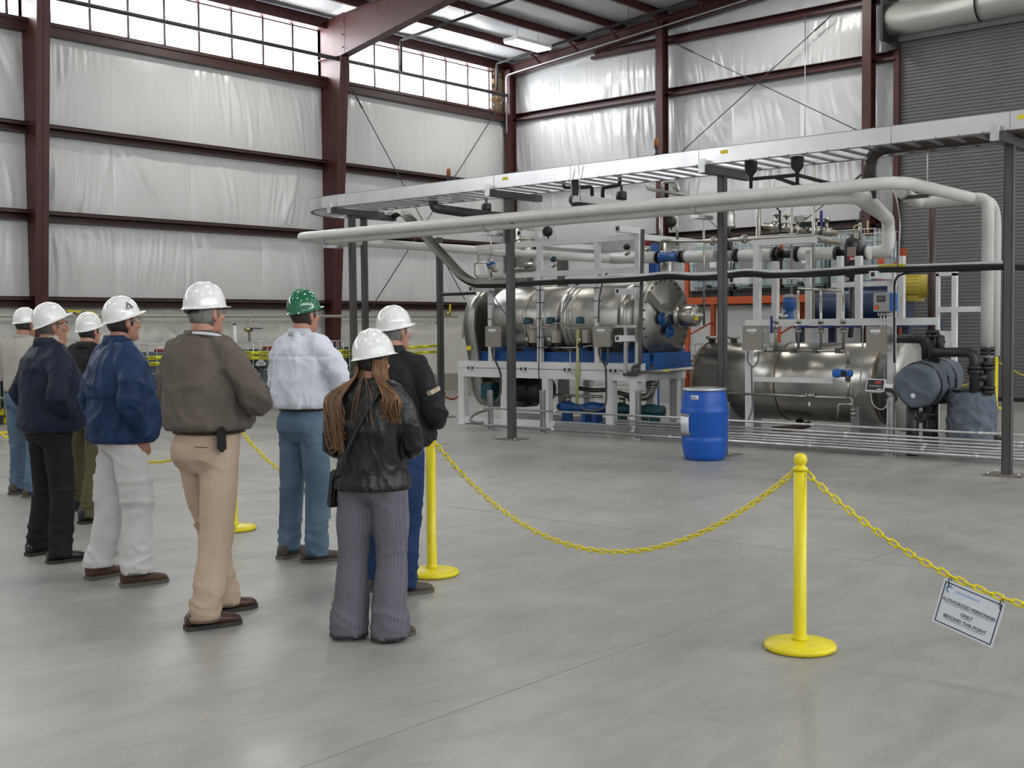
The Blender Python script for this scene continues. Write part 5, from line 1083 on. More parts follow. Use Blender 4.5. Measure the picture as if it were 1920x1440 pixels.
# vertical ducts on top of the drum
for (x0, x1, yt, yb, l) in ((968, 1000, 405, 505, 'wide stainless vapour duct rising from the drum behind the left post'), (1238, 1262, 455, 530, 'stainless vapour duct rising behind the blue flanged valve')):
    DV = DY+.2 if x0 < 1000 else YBP+.30
    a_ = onY((x0+x1)/2, yb, DV); b_ = onY((x0+x1)/2, yt, DV); r = (onY(x1, yb, DV)-onY(x0, yb, DV)).length*.4; t = E('vapour_duct', (a_.x, DV, a_.z-.35), l, 'duct')
    M().cyl((a_.x, DV, a_.z-.3), (a_.x, DV, b_.z), r, n=20).build('duct', inoxb, t); flange(M(), (a_.x, DV, a_.z), (0, 0, 1), r*1.3, .03, 10).build('flange', inoxb, t); flange(M(), (a_.x, DV, (a_.z+b_.z)/2+.05), (0, 0, 1), r*1.12, .02, 10).build('flange', inox, t)
pipe('stainless side branch elbow of the wide vapour duct', [onY(985, 498, 14.9), onY(1005, 496, 14.9), onY(1010, 505, 14.9), onY(1012, 520, 14.9)], .055, inox, .08, name='branch_pipe')
M().bb(onY(1015, 440, 15.9).x, onY(1215, 440, 15.9).x, 15.85, 15.95, 2.86, 3.05).build('service_beam', greyp, None, 'grey steel beam crossing behind the white upper frame', 'beam')
for k, (px_, l) in enumerate(((1226, 'bright blue flat post behind the flanged line'), )): p = onY(px_, 500, 16.6); M().bb(p.x-.07, p.x+.07, 16.55, 16.65, 0, 3.0).build('blue_post', blue, None, l, 'post')
# gauges and lights on the upper frame
for k, (px_, py_, l) in enumerate(((1027, 434, 'round black floodlight head on the top white beam'), (1258, 416, 'round black floodlight head under the white pipes'))):
    p = onY(px_, py_, 14.3); t = E('floodlight', p, l, 'lamp'); d = V((.5, -.8, -.15)).normalized(); M().lathe([(.035, -.10), (.07, -.06), (.078, 0), (.082, .02), (0, .021)], p, d, 18).build('head', black, t); M().cyl(p - d*.06, p - d*.06 - V((0, 0, .12)), .014, n=6).build('bracket', steel, t)
pipe('thin stainless tube loop at the top left of the frame', [onY(950, 480, 14.3), onY(897, 476, 14.3), onY(897, 492, 14.3), onY(890, 494, 14.3), onY(890, 517, 14.3), onY(900, 520, 14.3), onY(945, 520, 14.3)], .014, inox, .05, name='instrument_tube')
pipe('bent stainless tube beside the transmitter', [onY(921, 430, 14.25), onY(921, 478, 14.25), onY(914, 492, 14.25), onY(897, 493, 14.25)], .012, inox, .05, name='instrument_tube')
p = onY(921, 500, 14.2); t = E('pressure_transmitter', p - V((0, 0, .15)), 'small transmitter with blue cap at the left end of the frame', 'gauge'); M().cyl(p + V((-.04, 0, 0)), p + V((.06, 0, 0)), .045, n=14).build('housing', inox, t); M().cyl(p + V((-.06, 0, .035)), p + V((.05, 0, .035)), .05, n=14).build('cap', blue, t); M().cyl(p, p - V((0, 0, .16)), .018, n=8).build('stem', inox, t); M().cyl(p + V((.06, -.01, -.07)), p + V((.14, -.01, -.07)), .03, n=10).build('sensor_body', inox, t)
pipe('horizontal stainless filter tube lying under the middle beam at left', [onY(897, 523, 14.5), onY(948, 527, 14.5)], .05, inox, name='filter_tube')
for k, (px_, py_, l) in enumerate(((1038, 486, 'small teal transmitter behind the second upright'), (1175, 463, 'small black solenoid valve on the white line'), (1214, 455, 'small red-brown solenoid valve above the white line'))):
    p = onY(px_, py_, 14.8); t = E('small_valve', p - V((0, 0, .1)), l, 'valve'); M().sph(p, (.06, .05, .05), 12, 8).build('head', [teal, black, red][k], t); M().cyl(p, p - V((0, 0, .14)), .016, n=8).build('stem', inox, t); M().cyl(p + V((-.03, 0, -.1)), p + V((.05, 0, -.1)), .025, n=8).build('body', inox, t)
# ================================================================ SLOPING CHANNEL, CABLE BUNDLE
YC = 13.95
t = E('sloping_channel', onY(750, 395, YC), 'stainless cable channel dropping steeply from the ladder to the frame', 'cable tray')
P = [onY(700, 402, YC), onY(735, 408, YC), onY(752, 394, YC), onY(800, 447, YC), onY(865, 518, YC), onY(892, 532, YC), onY(955, 531, YC)]
P = fillet(P, .12, 3); q = M()
for i in range(len(P)-1):
    d = (P[i+1]-P[i]).normalized()
    q.beam(P[i]-d*.004, P[i+1]+d*.004, .20, .005, up=(0, 0, 1)); q.beam(P[i]-d*.004+V((0, -.10, .02)), P[i+1]+d*.004+V((0, -.10, .02)), .004, .06); q.beam(P[i]-d*.004+V((0, .10, .02)), P[i+1]+d*.004+V((0, .10, .02)), .004, .06)
q.build('channel', inox, t); M().tube([p - V((0, .02, .045)) for p in P], .03, 7).build('cable', rubber, t)
bp = [(890, 534), (925, 533), (960, 533), (1000, 532), (1060, 528), (1125, 527), (1200, 524), (1250, 519), (1300, 521), (1345, 520), (1400, 514), (1440, 516), (1490, 516), (1540, 514), (1600, 509), (1650, 506), (1720, 506), (1800, 503), (1880, 500), (1925, 503)]
t = E('cable_bundle', onY(1200, 524, YC-.05), 'thick wavy bundle of black cables strung along both machines', 'cable')
for k, (dy, dz, r) in enumerate(((0, 0, .030), (.04, .012, .026), (-.02, .022, .020), (.03, -.014, .022))):
    M().tube(spline([onY(x, y, YC-.05) + V((0, dy, dz + .006*math.sin(i*1.9+k))) for i, (x, y) in enumerate(bp)], 4), r, 7).build('cable', rubber, t)
q = M(); cp = [onY(x, y-7, YC+.03) for x, y in bp[4:-1]]
for i in range(len(cp)-1): q.beam(cp[i], cp[i+1], .014, .05)
M().box(onY(1672, 498, YC+.015), (.34, .006, .03)).build('yellow_label', ylab, None, 'long yellow label on the channel above the right cable drop', 'sticker')
q.build('cable_channel', alu, None, 'flat aluminium channel just behind the black cable bundle', 'cable tray')
flex('black cable falling from the bundle beside the right upright', [onY(1735, 507, 13.9), onY(1700, 512, 13.9), onY(1680, 523, 13.9), onY(1677, 560, 13.9), onY(1677, 680, 13.9)], .014, rubber, name='cable', cat='cable')
flex('black cable running left from the guard to the far post', [onY(890, 549, 14.6), onY(860, 551, 14.6), onY(828, 552, 14.6)], .03, rubber, name='cable', cat='cable')
# ================================================================ LOW CONDUIT RACK
YR = 13.72
rows = []
def conduit(px0, z, r, label, y=YR):
    x0 = onY(px0, 800, y).x; o = M().cyl((x0, y, z), (-.3, y, z), r, n=8); 
    for i in range(5): x = x0 + 1.4 + i*2.1; o.cyl((x, y, z), (x+.07, y, z), r*1.25, n=8)
    o.build('conduit', galv, None, label, 'conduit', 'galvanised conduits on the low rack')
zr = lambda y: onY(1196, y, YR).z
conduit(908, zr(779.5), .016, 'topmost galvanised conduit on the low rack, crossing the whole skid')
conduit(1153, zr(790.5), .016, 'second galvanised conduit from the top of the low rack'); conduit(1152, zr(796), .016, 'third galvanised conduit from the top of the low rack')
conduit(1042, zr(801.5), .016, 'fourth galvanised conduit from the top of the low rack'); conduit(1040, zr(806), .014, 'fifth galvanised conduit from the top of the low rack'); conduit(1038, zr(810), .014, 'sixth galvanised conduit from the top of the low rack')
conduit(905, zr(815.5), .025, 'lowest and thickest galvanised conduit on the low rack')
for k, (px_, zt) in enumerate(((919, .63), (1017, .66), (1196, .70), (1670, .72), (1930, .5))):
    x = onY(px_, 800, YR+.05).x; t = E('conduit_strut', (x, YR+.05, 0), ['galvanised strut at the left end of the low conduit rack', 'galvanised strut of the conduit rack right of the left post', 'galvanised strut of the conduit rack at the skid corner', 'galvanised strut of the conduit rack under the scale display', 'galvanised strut of the conduit rack at the picture edge'][k], 'strut', 'struts of the low conduit rack')
    q = M().bb(x-.035, x-.027, YR+.03, YR+.09, 0, zt).bb(x+.027, x+.035, YR+.03, YR+.09, 0, zt).bb(x-.035, x+.035, YR+.083, YR+.09, 0, zt).bb(x-.07, x+.07, YR+.02, YR+.14, 0, .012); q.build('channel', galv, t)
# ================================================================ RIGHT MACHINE
TY, TZ, TR = 15.05, .82, .545; TX0, TX1 = onY(1316, 700, TY-.2).x, onY(1652, 720, TY-.4).x
t = E('process_tank', (TX0, TY, .2), 'large stainless horizontal tank with dished end behind the blue drum', 'tank')
M().lathe([(0, -.10), (.15, -.095), (.35, -.06), (.50, -.01), (TR, .02), (TR, .05)], (TX0, TY, TZ), AX, 44).build('dished_head', inox, t)
M().lathe([(TR, .05), (TR, TX1-TX0)], (TX0, TY, TZ), AX, 56).build('shell', inox, t)
rustb = mat('heat_tinted_seam', (.20, .14, .09), .35, .9)
for x in (TX0+.03, onY(1452, 720, TY-.5).x, TX1-.06): M().lathe([(TR, 0), (TR+.008, .004), (TR+.008, .022), (TR, .026)], (x, TY, TZ), AX, 56).build('weld_seam', rustb, t)
M().lathe([(TR, 0), (TR+.03, .01), (TR+.03, .10), (TR+.07, .11), (TR+.07, .16), (TR+.0, .17)], (TX1, TY, TZ), AX, 48).build('end_ring', mat('dull_ring_steel', (.22, .21, .20), .4, .95), t)
M().lathe([(0, .17), (TR+.08, .17), (TR+.08, .20), (TR*.8, .27), (0, .30)], (TX1, TY, TZ), AX, 48).build('end_plate', inoxb, t)
for px_ in (1607, 1365):
    x = onY(px_, 780, TY-.4).x; M().bb(x-.06, x+.06, TY-.46, TY+.46, 0, .60).build('saddle', mat('grey_saddle', (.27, .28, .31), .5), t)
for px_ in (1335, 1376): p = onY(px_, 645, TY); M().lathe([(.05, -.1), (.05, .02), (.09, .03), (.09, .06), (0, .065)], (p.x, TY, TZ+TR+.03), (0, 0, 1), 14).build('nozzle', inox, t)
M().cyl((onY(1500, 790, TY).x, TY, TZ-TR+.02), (onY(1500, 790, TY).x, TY-.0, .12), .05, n=12).build('drain_nozzle', mt_dark, t)
pipe('rusty dark drain pipe under the tank belly', [onY(1450, 806, 14.7), onY(1490, 803, 14.7), onY(1518, 795, 14.7)], .045, mat('rusty_pipe', (.07, .045, .035), .55, .4), name='drain_pipe')
# frame of the right machine
YV = 14.30
t = E('pipe_support_frame', (-8, YV, 0), 'white square-tube frame around the stainless tank and the valves', 'steel frame')
def up(px_, ya, yb, w=.075, Y=YV, z1=None): a_ = onY(px_, yb, Y); b_ = onY(px_, ya, Y); b_.x = a_.x; return sq('upright', a_ if z1 is None else V((a_.x, Y, z1)), b_, w, white, t)
up(1405, 640, 800, .085, z1=0); up(1671, 500, 840, .085, z1=0)
up(1420, 455, 606, .09, 14.9); up(1454, 490, 606, .085, 15.6); up(1517, 470, 606, .085, 15.3); up(1575, 480, 606, .075, 15.0); up(1610, 480, 606, .08, 15.0); up(1690, 480, 606, .08, 15.3)
sq('top_beam', onY(1412, 456, 14.9), onY(1530, 449, 14.9), .085, white, t)
z = onY(1560, 606, YV).z
sq('shelf_beam', onY(1400, 606, YV), V((onY(1760, 606, YV).x, YV, onY(1400, 606, YV).z)), .092, white, t)
sq("shelf_beam", V((onY(1400, 606, 15.6).x, 15.6, onY(1400, 606, YV).z)), V((onY(1742, 606, 15.6).x, 15.6, onY(1400, 606, YV).z)), .085, white, t)
sq('middle_beam', onY(1560, 535, 15.3), onY(1690, 530, 15.3), .07, white, t)
for (px_, py_, Y_) in ((1405, 527, 14.9), (1668, 517, YV), (1500, 518, 15.3)):
    p = onY(px_, py_, Y_); q = M().bb(p.x-.045, p.x+.045, Y_-.50, Y_, p.z-.045, p.z+.045); ar = q.build('stub_arm', white, t); M().bb(p.x-.024, p.x+.024, Y_-.503, Y_-.499, p.z-.025, p.z+.03).build('arm_end_hole', black, ar)
M().bb(onY(1412, 712, 14.2).x, onY(1560, 712, 14.2).x, 14.2, 14.22, onY(1480, 717, 14.2).z, onY(1480, 708, 14.2).z).build('flat_bar', white, t)
# manifold with blue handled valves
def clampj(m, p, d, r): m.cyl(V(p)-V(d).normalized()*.014, V(p)+V(d).normalized()*.014, r, n=12); return m
YM = 14.12
pipe('stainless manifold pipe along the top of the tank, ending in an elbow', [onY(1440, 657, YM), onY(1590, 658, YM), onY(1590, 683, YM)], .020, inox, .05, name='manifold_pipe')
for k, px_ in enumerate((1455, 1497, 1539, 1581)):
    pipe(['first', 'second', 'third', 'fourth'][k] + ' vertical stainless riser pipe on the manifold, counted from the left', [onY(px_, 657, YM), onY(px_, (598, 545, 545, 545)[k], YM)], .018, inox, name='riser_pipe')
    p = onY(px_, 612, YM); t = E('hand_valve', p - V((0, 0, .08)), 'sanitary valve with blue lever, ' + ['first', 'second', 'third', 'fourth'][k] + ' on the manifold from the left', 'valve', 'blue lever valves on the manifold')
    q = M().cyl(p - V((0, 0, .05)), p + V((0, 0, .05)), .034, n=12); q.build('body', inox, t); q = M(); clampj(q, p + V((0, 0, .065)), (0, 0, 1), .042); clampj(q, p - V((0, 0, .065)), (0, 0, 1), .042); q.cyl(p + V((0, -.05, -.065)), p + V((0, .05, -.065)), .01, n=6); q.build('clamps', inox, t)
    q = M()
    if k: q.beam(p + V((.0, -.05, 0)), p + V((.19, -.05, .0)), .022, .022)
    else: q.beam(p + V((-.04, -.05, -.09)), p + V((-.04, -.05, .14)), .022, .03)
    q.build('lever', mat('blue_lever', (.015, .025, .22), .4), t)
for k, px_ in enumerate((1486, 1528, 1571)):
    p = onY(px_, 658, YM-.0); M().bb(p.x-.03, p.x+.03, YM-.03, YM+.10, p.z-.03, p.z+.035).build('pipe_clamp', steel, None, ['left', 'middle', 'right'][k] + ' one of three dark clamps holding the manifold pipe', 'clamp', 'pipe clamps on the manifold')
pipe('stainless header pipe joining the risers above the valves', [onY(1497, 541, YM+.02), onY(1581, 545, YM+.02)], .02, inox, name='header_pipe')
t = E('flow_meter', onY(1583, 700, 14.05), 'bright blue flow meter on the vertical stainless pipe', 'meter'); p = onY(1590, 700, 14.05)
fb = mat('bright_blue_meter', (.02, .14, .50), .35)
M().lathe([(0, -.14), (.05, -.135), (.058, -.12), (.058, -.06), (.05, -.05), (.048, .10), (.045, .11), (0, .11)], p + V((-.06, 0, 0)), AX, 18).build('housing', fb, t); M().bb(p.x-.07, p.x+.0, p.y-.055, p.y-.04, p.z-.035, p.z+.03).build('display', black, t); M().cyl(p - V((0, 0, .10)), p + V((0, 0, .10)), .035, n=12).build('tube_body', inox, t)
pipe('stainless drop pipe below the blue flow meter', [onY(1590, 708, 14.05), onY(1590, 746, 14.05)], .018, inox, name='drop_pipe')
pipe('stainless cross pipe in front of the tank turning down to a valve', [onY(1362, 737, 14.05), onY(1598, 747, 14.05), onY(1600, 772, 14.05)], .018, inox, .05, name='cross_pipe'); pipe('small stainless side loop beside the grey saddle', [onY(1600, 758, 14.05), onY(1572, 758, 14.05), onY(1570, 785, 14.05)], .016, inox, .05, name='loop_pipe')
for k, (px_, py_, l) in enumerate(((1520, 742, 'small clamped stainless valve on the cross pipe with white tag'), (1600, 776, 'small clamped stainless valve at the bottom of the cross pipe'), (1441, 656, 'clamped stainless end valve at left of the manifold'))):
    p = onY(px_, py_, 14.05); t = E('clamp_valve', p, l, 'valve'); q = M().sph(p, .036, 10, 8); q.build('body', inox, t); q = M(); ax_ = (0, 0, 1) if k == 1 else AX; clampj(q, p + V(ax_)*.05, ax_, .035); clampj(q, p - V(ax_)*.05, ax_, .035); q.build('clamps', inox, t)
    if k == 0: M().bb(p.x-.012, p.x+.012, p.y-.04, p.y-.038, p.z-.13, p.z-.08).build('tag', paper, t)
# displays
cp_ = mat('grey_panel_box', (.36, .37, .38), .45)
t, a_, w, h = (lambda A, B: (E('operator_panel', (A.x, 14.0, A.z), 'grey operator panel with small screen and orange knob on the right upright', 'control panel'), A, B.x-A.x, B.z-A.z))(onY(1637, 585, 14.0), onY(1669, 548, 14.0))
M().bb(a_.x, a_.x+w, 14.0, 14.16, a_.z, a_.z+h).build('case', cp_, t, bevel=.008); M().bb(a_.x+w*.24, a_.x+w*.72, 13.99, 14.0, a_.z+h*.52, a_.z+h*.84).build('screen', mat('dark_screen', (.05, .05, .05), .25), t); M().bb(a_.x+w*.32, a_.x+w*.64, 13.987, 13.99, a_.z+h*.62, a_.z+h*.78).build('readout', mat('olive_lcd', (.12, .12, .08), .3), t)
M().cyl((a_.x+w*.24, 13.97, a_.z+h*.24), (a_.x+w*.24, 14.0, a_.z+h*.24), .026, n=14).build('knob', mat('orange_knob', (.65, .13, .01), .4), t); M().bb(a_.x+w, a_.x+w+.035, 14.0, 14.15, a_.z+.01, a_.z+h-.01).build('blue_side', fb, t); M().bb(a_.x+.01, a_.x+w-.01, 13.998, 14.0, a_.z+h*.38, a_.z+h*.388).build('seam', steel, t)
for i in range(5): M().cyl((a_.x+w*(.2+.17*i), 14.07, a_.z), (a_.x+w*(.2+.17*i), 14.07, a_.z-.055), .015, n=8).build('cable_gland', galv, t)
for i in range(3): flex(['left', 'middle', 'right'][i] + ' grey lead hanging under the operator panel', [V((a_.x+w*(.3+.2*i), 14.07, a_.z-.05)), V((a_.x+w*(.3+.2*i), 14.08, a_.z-.16)), V((a_.x+w*(.3+.2*i)+.01, 14.1, a_.z-.30))], .010, galv, 3, 'lead', 'cable')
P4 = [onY(x, y, 13.9) for x, y in ((1621, 732), (1653, 735), (1662, 712), (1629, 711))]; cc = (P4[0]+P4[2])/2; ux = (P4[1]-P4[0]).normalized(); 
t = E('scale_display', cc, 'weighing scale display with red digits in a white frame', 'display'); T = facing(cc, (1, 0, -.02), (0, .35, 1)); ww, hh = .245, .165
def tp(q): q.v = [T @ v for v in q.v]; return q
tp(M().box((0, 0, -.035), (ww, hh, .07))).build('case', paper, t, bevel=.006); tp(M().box((0, 0, .002), (ww*.86, hh*.80, .004))).build('face', black, t); text('0.00', .045, mat('red_led', (.9, .05, .03), .4, emit=.25), 'digits', t, T @ Matrix.Translation((.03, .035, .005))); tp(M().box((0, -.012, .005), (ww*.66, .012, .002))).build('key_row', greyp, t); tp(M().box((.06, -.052, .005), (.06, .014, .002))).build('label_strip', paper, t)
tp(M().box((.17, .0, -.03), (.11, .05, .05))).build('mount_arm', white, t)
flex('black power lead bunched beside the scale display', [cc + V((.10, -.02, -.09)), cc + V((.17, -.03, -.15)), cc + V((.27, -.02, -.17)), cc + V((.24, -.02, -.08)), cc + V((.14, -.02, -.05))], .022, rubber, name='lead', cat='cable')
flex('thin grey lead drooping under the scale display', [cc + V((-.06, 0, -.10)), cc + V((-.03, 0, -.24)), cc + V((.08, 0, -.30)), cc + V((.17, 0, -.22)), cc + V((.18, 0, -.12))], .007, galv, name='lead', cat='cable')
flex('grey lead hanging from the manifold past the flow meter', [onY(1618, 610, 14.0), onY(1617, 660, 14.0), onY(1612, 720, 14.0), onY(1602, 745, 14.0)], .010, greyp, name='lead', cat='cable')
flex('grey looped lead under the left control box of the tank', [onY(1403, 658, 14.1), onY(1402, 676, 14.1), onY(1412, 688, 14.1), onY(1421, 676, 14.1), onY(1422, 658, 14.1)], .012, mat('blue_grey_hose', (.14, .17, .20), .5), name='lead', cat='cable')
flex('dark lead running down the left upright of the tank frame', [onY(1409, 688, 14.1), onY(1410, 730, 14.15), onY(1411, 765, 14.15), onY(1402, 790, 14.1)], .012, mat('blue_grey_hose', (.14, .17, .20), .5), name='lead', cat='cable')
# small devices on the right frame
def gear(label, px_, py_, Y, m, s=1):
    p = onY(px_, py_, Y); t = E('mixer_drive', p - V((0, 0, .2*s)), label, 'motor'); M().lathe([(.03, -.20), (.06, -.19), (.075, -.12), (.06, -.08), (.05, -.02), (.055, 0), (.085, .02), (.09, .14), (.08, .17), (.05, .18)], p, (0, 0, 1), 18).build('gear_housing', m, t); M().lathe([(.085, .17), (.085, .20), (.05, .22), (0, .22)], p, (0, 0, 1), 18).build('fan_cover', greyp, t); M().cyl(p + V((-.13, -.03, -.08)), p + V((0, 0, -.08)), .06, n=14).build('output_boss', inox, t); return t
gear('small blue mixer drive with round stainless boss', 1480, 582, 14.6, blue)
for k, (px_, py_, l) in enumerate(((1365, 395, 0), )): pass
pipe('long thin stainless pipe with flanges behind the middle post', [onY(1240, 452, 15.0), onY(1335, 452, 15.0), onY(1410, 448, 15.0), onY(1530, 441, 15.0), onY(1545, 452, 15.0)], .026, inoxb, .06, name='process_pipe')
for k, px_ in enumerate((1337, 1396)): p = onY(px_, 452-(px_-1337)*.07, 15.0); t = E('pipe_flange', p, ['stainless flange pair left of the middle post', 'stainless flange pair right of the middle post'][k], 'flange'); flange(M(), p, AX, .065, .05, 8).build('flange', inox, t)
pipe('stainless hooked pipe under the ladder beside the end wall column', [onY(1212, 322, 13.9), onY(1214, 354, 13.9), onY(1290, 367, 13.9)], .024, inoxb, .05, name='process_pipe'); pipe('stainless arched pipe under the ladder behind the hooked one', [onY(1243, 372, 14.2), onY(1243, 341, 14.2), onY(1268, 340, 14.2), onY(1275, 365, 14.2)], .026, inoxb, .05, name='process_pipe')
for k, (px_, ya, yb, r, l) in enumerate(((1484, 310, 605, .016, 'tall thin stainless riser crossing the white pipes, nearer the box'), (1525, 307, 605, .022, 'tall stainless riser crossing the white pipes, farther from the box'), (1422, 385, 600, .035, 'tall grey steel riser behind the left upright'), (1320, 395, 610, .018, 'thin steel riser left of the middle post'), (1270, 395, 460, .022, 'short steel riser behind the floodlight'), (1240, 400, 470, .03, 'stainless riser below the floodlight'))):
    pipe(l, [onY(px_, yb, 15.15), V((onY(px_, yb, 15.15).x, 15.15, onY(px_, ya, 15.15).z))], r, inoxb, name='riser_pipe')
# cluster of valves on top right
t = E('valve_cluster', onY(1500, 430, 15.5), 'cluster of stainless sanitary valves above the white line', 'valve')
q = M(); A0, A1 = onY(1432, 423, 15.5), onY(1570, 437, 15.5); q.tube([A0, A0.lerp(A1, .3), A0.lerp(A1, .6), A1], .042, 12); q.build('pipe', mat('olive_stainless', (.36, .34, .27), .35, .9), t)
for f, r in ((.18, .075), (.32, .06), (.55, .07), (.72, .075), (.86, .06)): p = A0.lerp(A1, f); q = M().lathe([(0, -.08), (r, -.07), (r*1.1, 0), (r, .07), (0, .08)], p, A1-A0, 14); q.build('valve_body', inox, t); q = M().cyl(p, p + V((0, 0, .16)), .022, n=8).cyl(p + V((0, 0, .16)), p + V((0, 0, .20)), .05, n=10); q.build('bonnet', inox, t)
q = M(); B0, B1 = onY(1500, 448, 15.4), onY(1578, 455, 15.4); q.tube([B0, B1], .035, 10); q.build('lower_pipe', mat('olive_stainless', (.36, .34, .27), .35, .9), t)
M().beam(onY(1540, 395, 15.4), onY(1540, 424, 15.4), .03, .03).build('lever', mat('blue_lever', (.015, .025, .22), .4), t)
M().box(onY(1512, 421, 15.35), (.16, .1, .07)).build('actuator', mat('dark_green_box', (.015, .03, .03), .5), t)
for k, (px_, py_, l, rr) in enumerate(((1462, 388, 'white round gauge with black stem above the valve cluster', .065), (1495, 411, 'small stainless gauge on thin stem above the valve cluster', .05))):
    p = onY(px_, py_, 15.2); t = E('pressure_gauge', p - V((0, 0, .3)), l, 'gauge'); d = (EYE-p); d.z = 0; d.normalize(); q = M().cyl(p - d*.03 + V((.05, 0, 0)), p + d*.03 + V((.05, 0, 0)), rr, n=18); q.build('dial', paper if k == 0 else inox, t); M().box(p, (.07, .07, .08)).build('body', black if k == 0 else inox, t); M().cyl(p, p - V((0, 0, .32)), .018, n=8).build('stem', black if k == 0 else inox, t)
p = onY(1613, 420, 15.7); t = E('top_valve', p - V((0, 0, .2)), 'grey T-handled valve above the black filter', 'valve'); M().cyl(p - V((0, 0, .22)), p + V((0, 0, .02)), .024, n=10).build('body', inox, t); M().beam(p + V((-.06, 0, .05)), p + V((.09, 0, .07)), .04, .025).build('handle', steel, t); M().cyl(p, p + V((0, 0, .18)), .012, n=6).build('stem', black, t)
p = onY(1614, 452, 16.0); M().lathe([(0, 0), (.04, .01), (.06, .05), (.06, .16), (.04, .2), (0, .21)], p - V((0, 0, .12)), (0, 0, 1), 16).build('air_receiver', greyp, None, 'small grey bulb behind the black filter', 'vessel')
pipe('thin brass tube loop on the grey valve above the filter', [onY(1601, 448, 15.0), onY(1601, 424, 15.0), onY(1612, 421, 15.0)], .010, mat('brass_tube', (.55, .46, .28), .35, .9), .04, name='instrument_tube'); pipe('straight thin brass tube right of the grey valve', [onY(1627, 448, 15.0), onY(1627, 414, 15.0)], .010, mat('brass_tube', (.55, .46, .28), .35, .9), name='instrument_tube')
# ================================================================ BLACK PIPING AND GREY COVERED TANKS
cover = mat('grey_insulation_cover', (.125, .15, .185), .75, col2=(.10, .122, .155), ns=5, bump=.5, bs=14)
def crumple(q, name, parent, amp=.018, sc=5):
    me = baked(q, name, [('REMESH', dict(mode='VOXEL', voxel_size=.016)), ('SMOOTH', dict(factor=.5, iterations=2))], cover)
    fold_mesh(me, lambda p, n: amp*(N3(p.x*sc, p.y*sc, p.z*sc) + .8*rdg(p.x*sc*.8, p.y*sc*.8, p.z*sc*.8+2)-.3)); me.transform(Matrix.Translation(-ORG[parent.name])); return link(name, me, parent)
p0, p1 = onY(1716, 722, 13.9), onY(1768, 700, 14.75)
p0.z = .86; p1.z = .93; t = E('insulated_drum', (p0.x, p0.y, .6), 'horizontal drum wrapped in grey quilted cover among black pipes', 'tank'); d = (p1-p0).normalized()
q = M().lathe([(0, -.03), (.22, -.025), (.265, .0), (.27, .02), (.27, (p1-p0).length-.03), (.25, (p1-p0).length), (0, (p1-p0).length)], p0, d, 28); crumple(q, 'quilted_cover', t, .022)
for f in (.16, .42, .70): M().tube([p0.lerp(p1, f) + (frame(d)[0]*math.cos(a_) + frame(d)[1]*math.sin(a_))*.275 for a_ in [2*PI*i/24 for i in range(24)]], .009, 6, closed=True).build('strap', black, t)
M().cyl(p0.lerp(p1, .2)+V((0, -.25, -.12)), p0.lerp(p1, .2)+V((.02, -.285, -.13)), .025, n=10).build('buckle', paper, t)
p2 = onZ(1812, 842); p2.y = 14.35; p2.x = onY(1813, 790, 14.2).x
t = E('insulated_tank', (p2.x, p2.y, 0), 'upright tank wrapped in wrinkled grey cover at the door side', 'tank'); q = M().lathe([(0, .10), (.27, .10), (.29, .15), (.285, .45), (.275, .74), (.25, .79), (0, .80)], (p2.x, p2.y, 0), (0, 0, 1), 28); crumple(q, 'quilted_cover', t, .024, 9)
M().cyl((p2.x, p2.y, 0), (p2.x, p2.y, .12), .16, n=12).build('foot', black, t); M().tube([(p2.x+.22*math.cos(a_), p2.y+.22*math.sin(a_), .80) for a_ in [2*PI*i/20 for i in range(20)]], .018, 6, closed=True).build('drawstring', black, t)
M().cyl((p2.x+.30, p2.y-.02, .25), (p2.x+.38, p2.y-.02, .25), .04, n=10).build('drain_valve', steel, t)
iron = mat('black_iron_pipe', (.018, .018, .019), .45, col2=(.028, .027, .026), ns=10)
def ip(label, P, r, bend=.1, name='iron_pipe'): return pipe(label, P, r, iron, bend, 12, name)
ip('black iron pipe running from tank frame to the riser', [onY(1678, 635, 14.4), onY(1735, 636, 14.4), onY(1737, 680, 14.4)], .055)
ip('thick black iron riser between the two grey covers', [onY(1752, 625, 14.3), onY(1752, 690, 14.3)], .07); ip('black iron pipe arching over to the upright grey tank', [onY(1752, 661, 14.15), onY(1827, 660, 14.15), onY(1827, 735, 14.15)], .058, .12)
ip('black iron drop at the far side of the upright tank', [onY(1852, 636, 14.3), onY(1852, 760, 14.3)], .05); ip('short black iron cross pipe beside the upright tank', [onY(1827, 708, 14.2), onY(1850, 708, 14.25)], .045)
for k, (px_, yb, r) in enumerate(((1711, 835, .075), (1737, 835, .045), (1752, 835, .05))): p = onY(px_, 800, 14.05 + .2*k); ip(['thick black iron leg pipe under the grey drum', 'middle black iron leg pipe under the grey drum', 'farther black iron leg pipe under the grey drum'][k], [(p.x, p.y, .0), (p.x, p.y, .64)], r)
ip('black iron low cross pipe with valve between the legs', [onY(1711, 782, 14.1), onY(1752, 782, 14.3)], .05); ip('black iron upper cross pipe under the grey drum', [onY(1705, 757, 14.1), onY(1775, 752, 14.3)], .03)
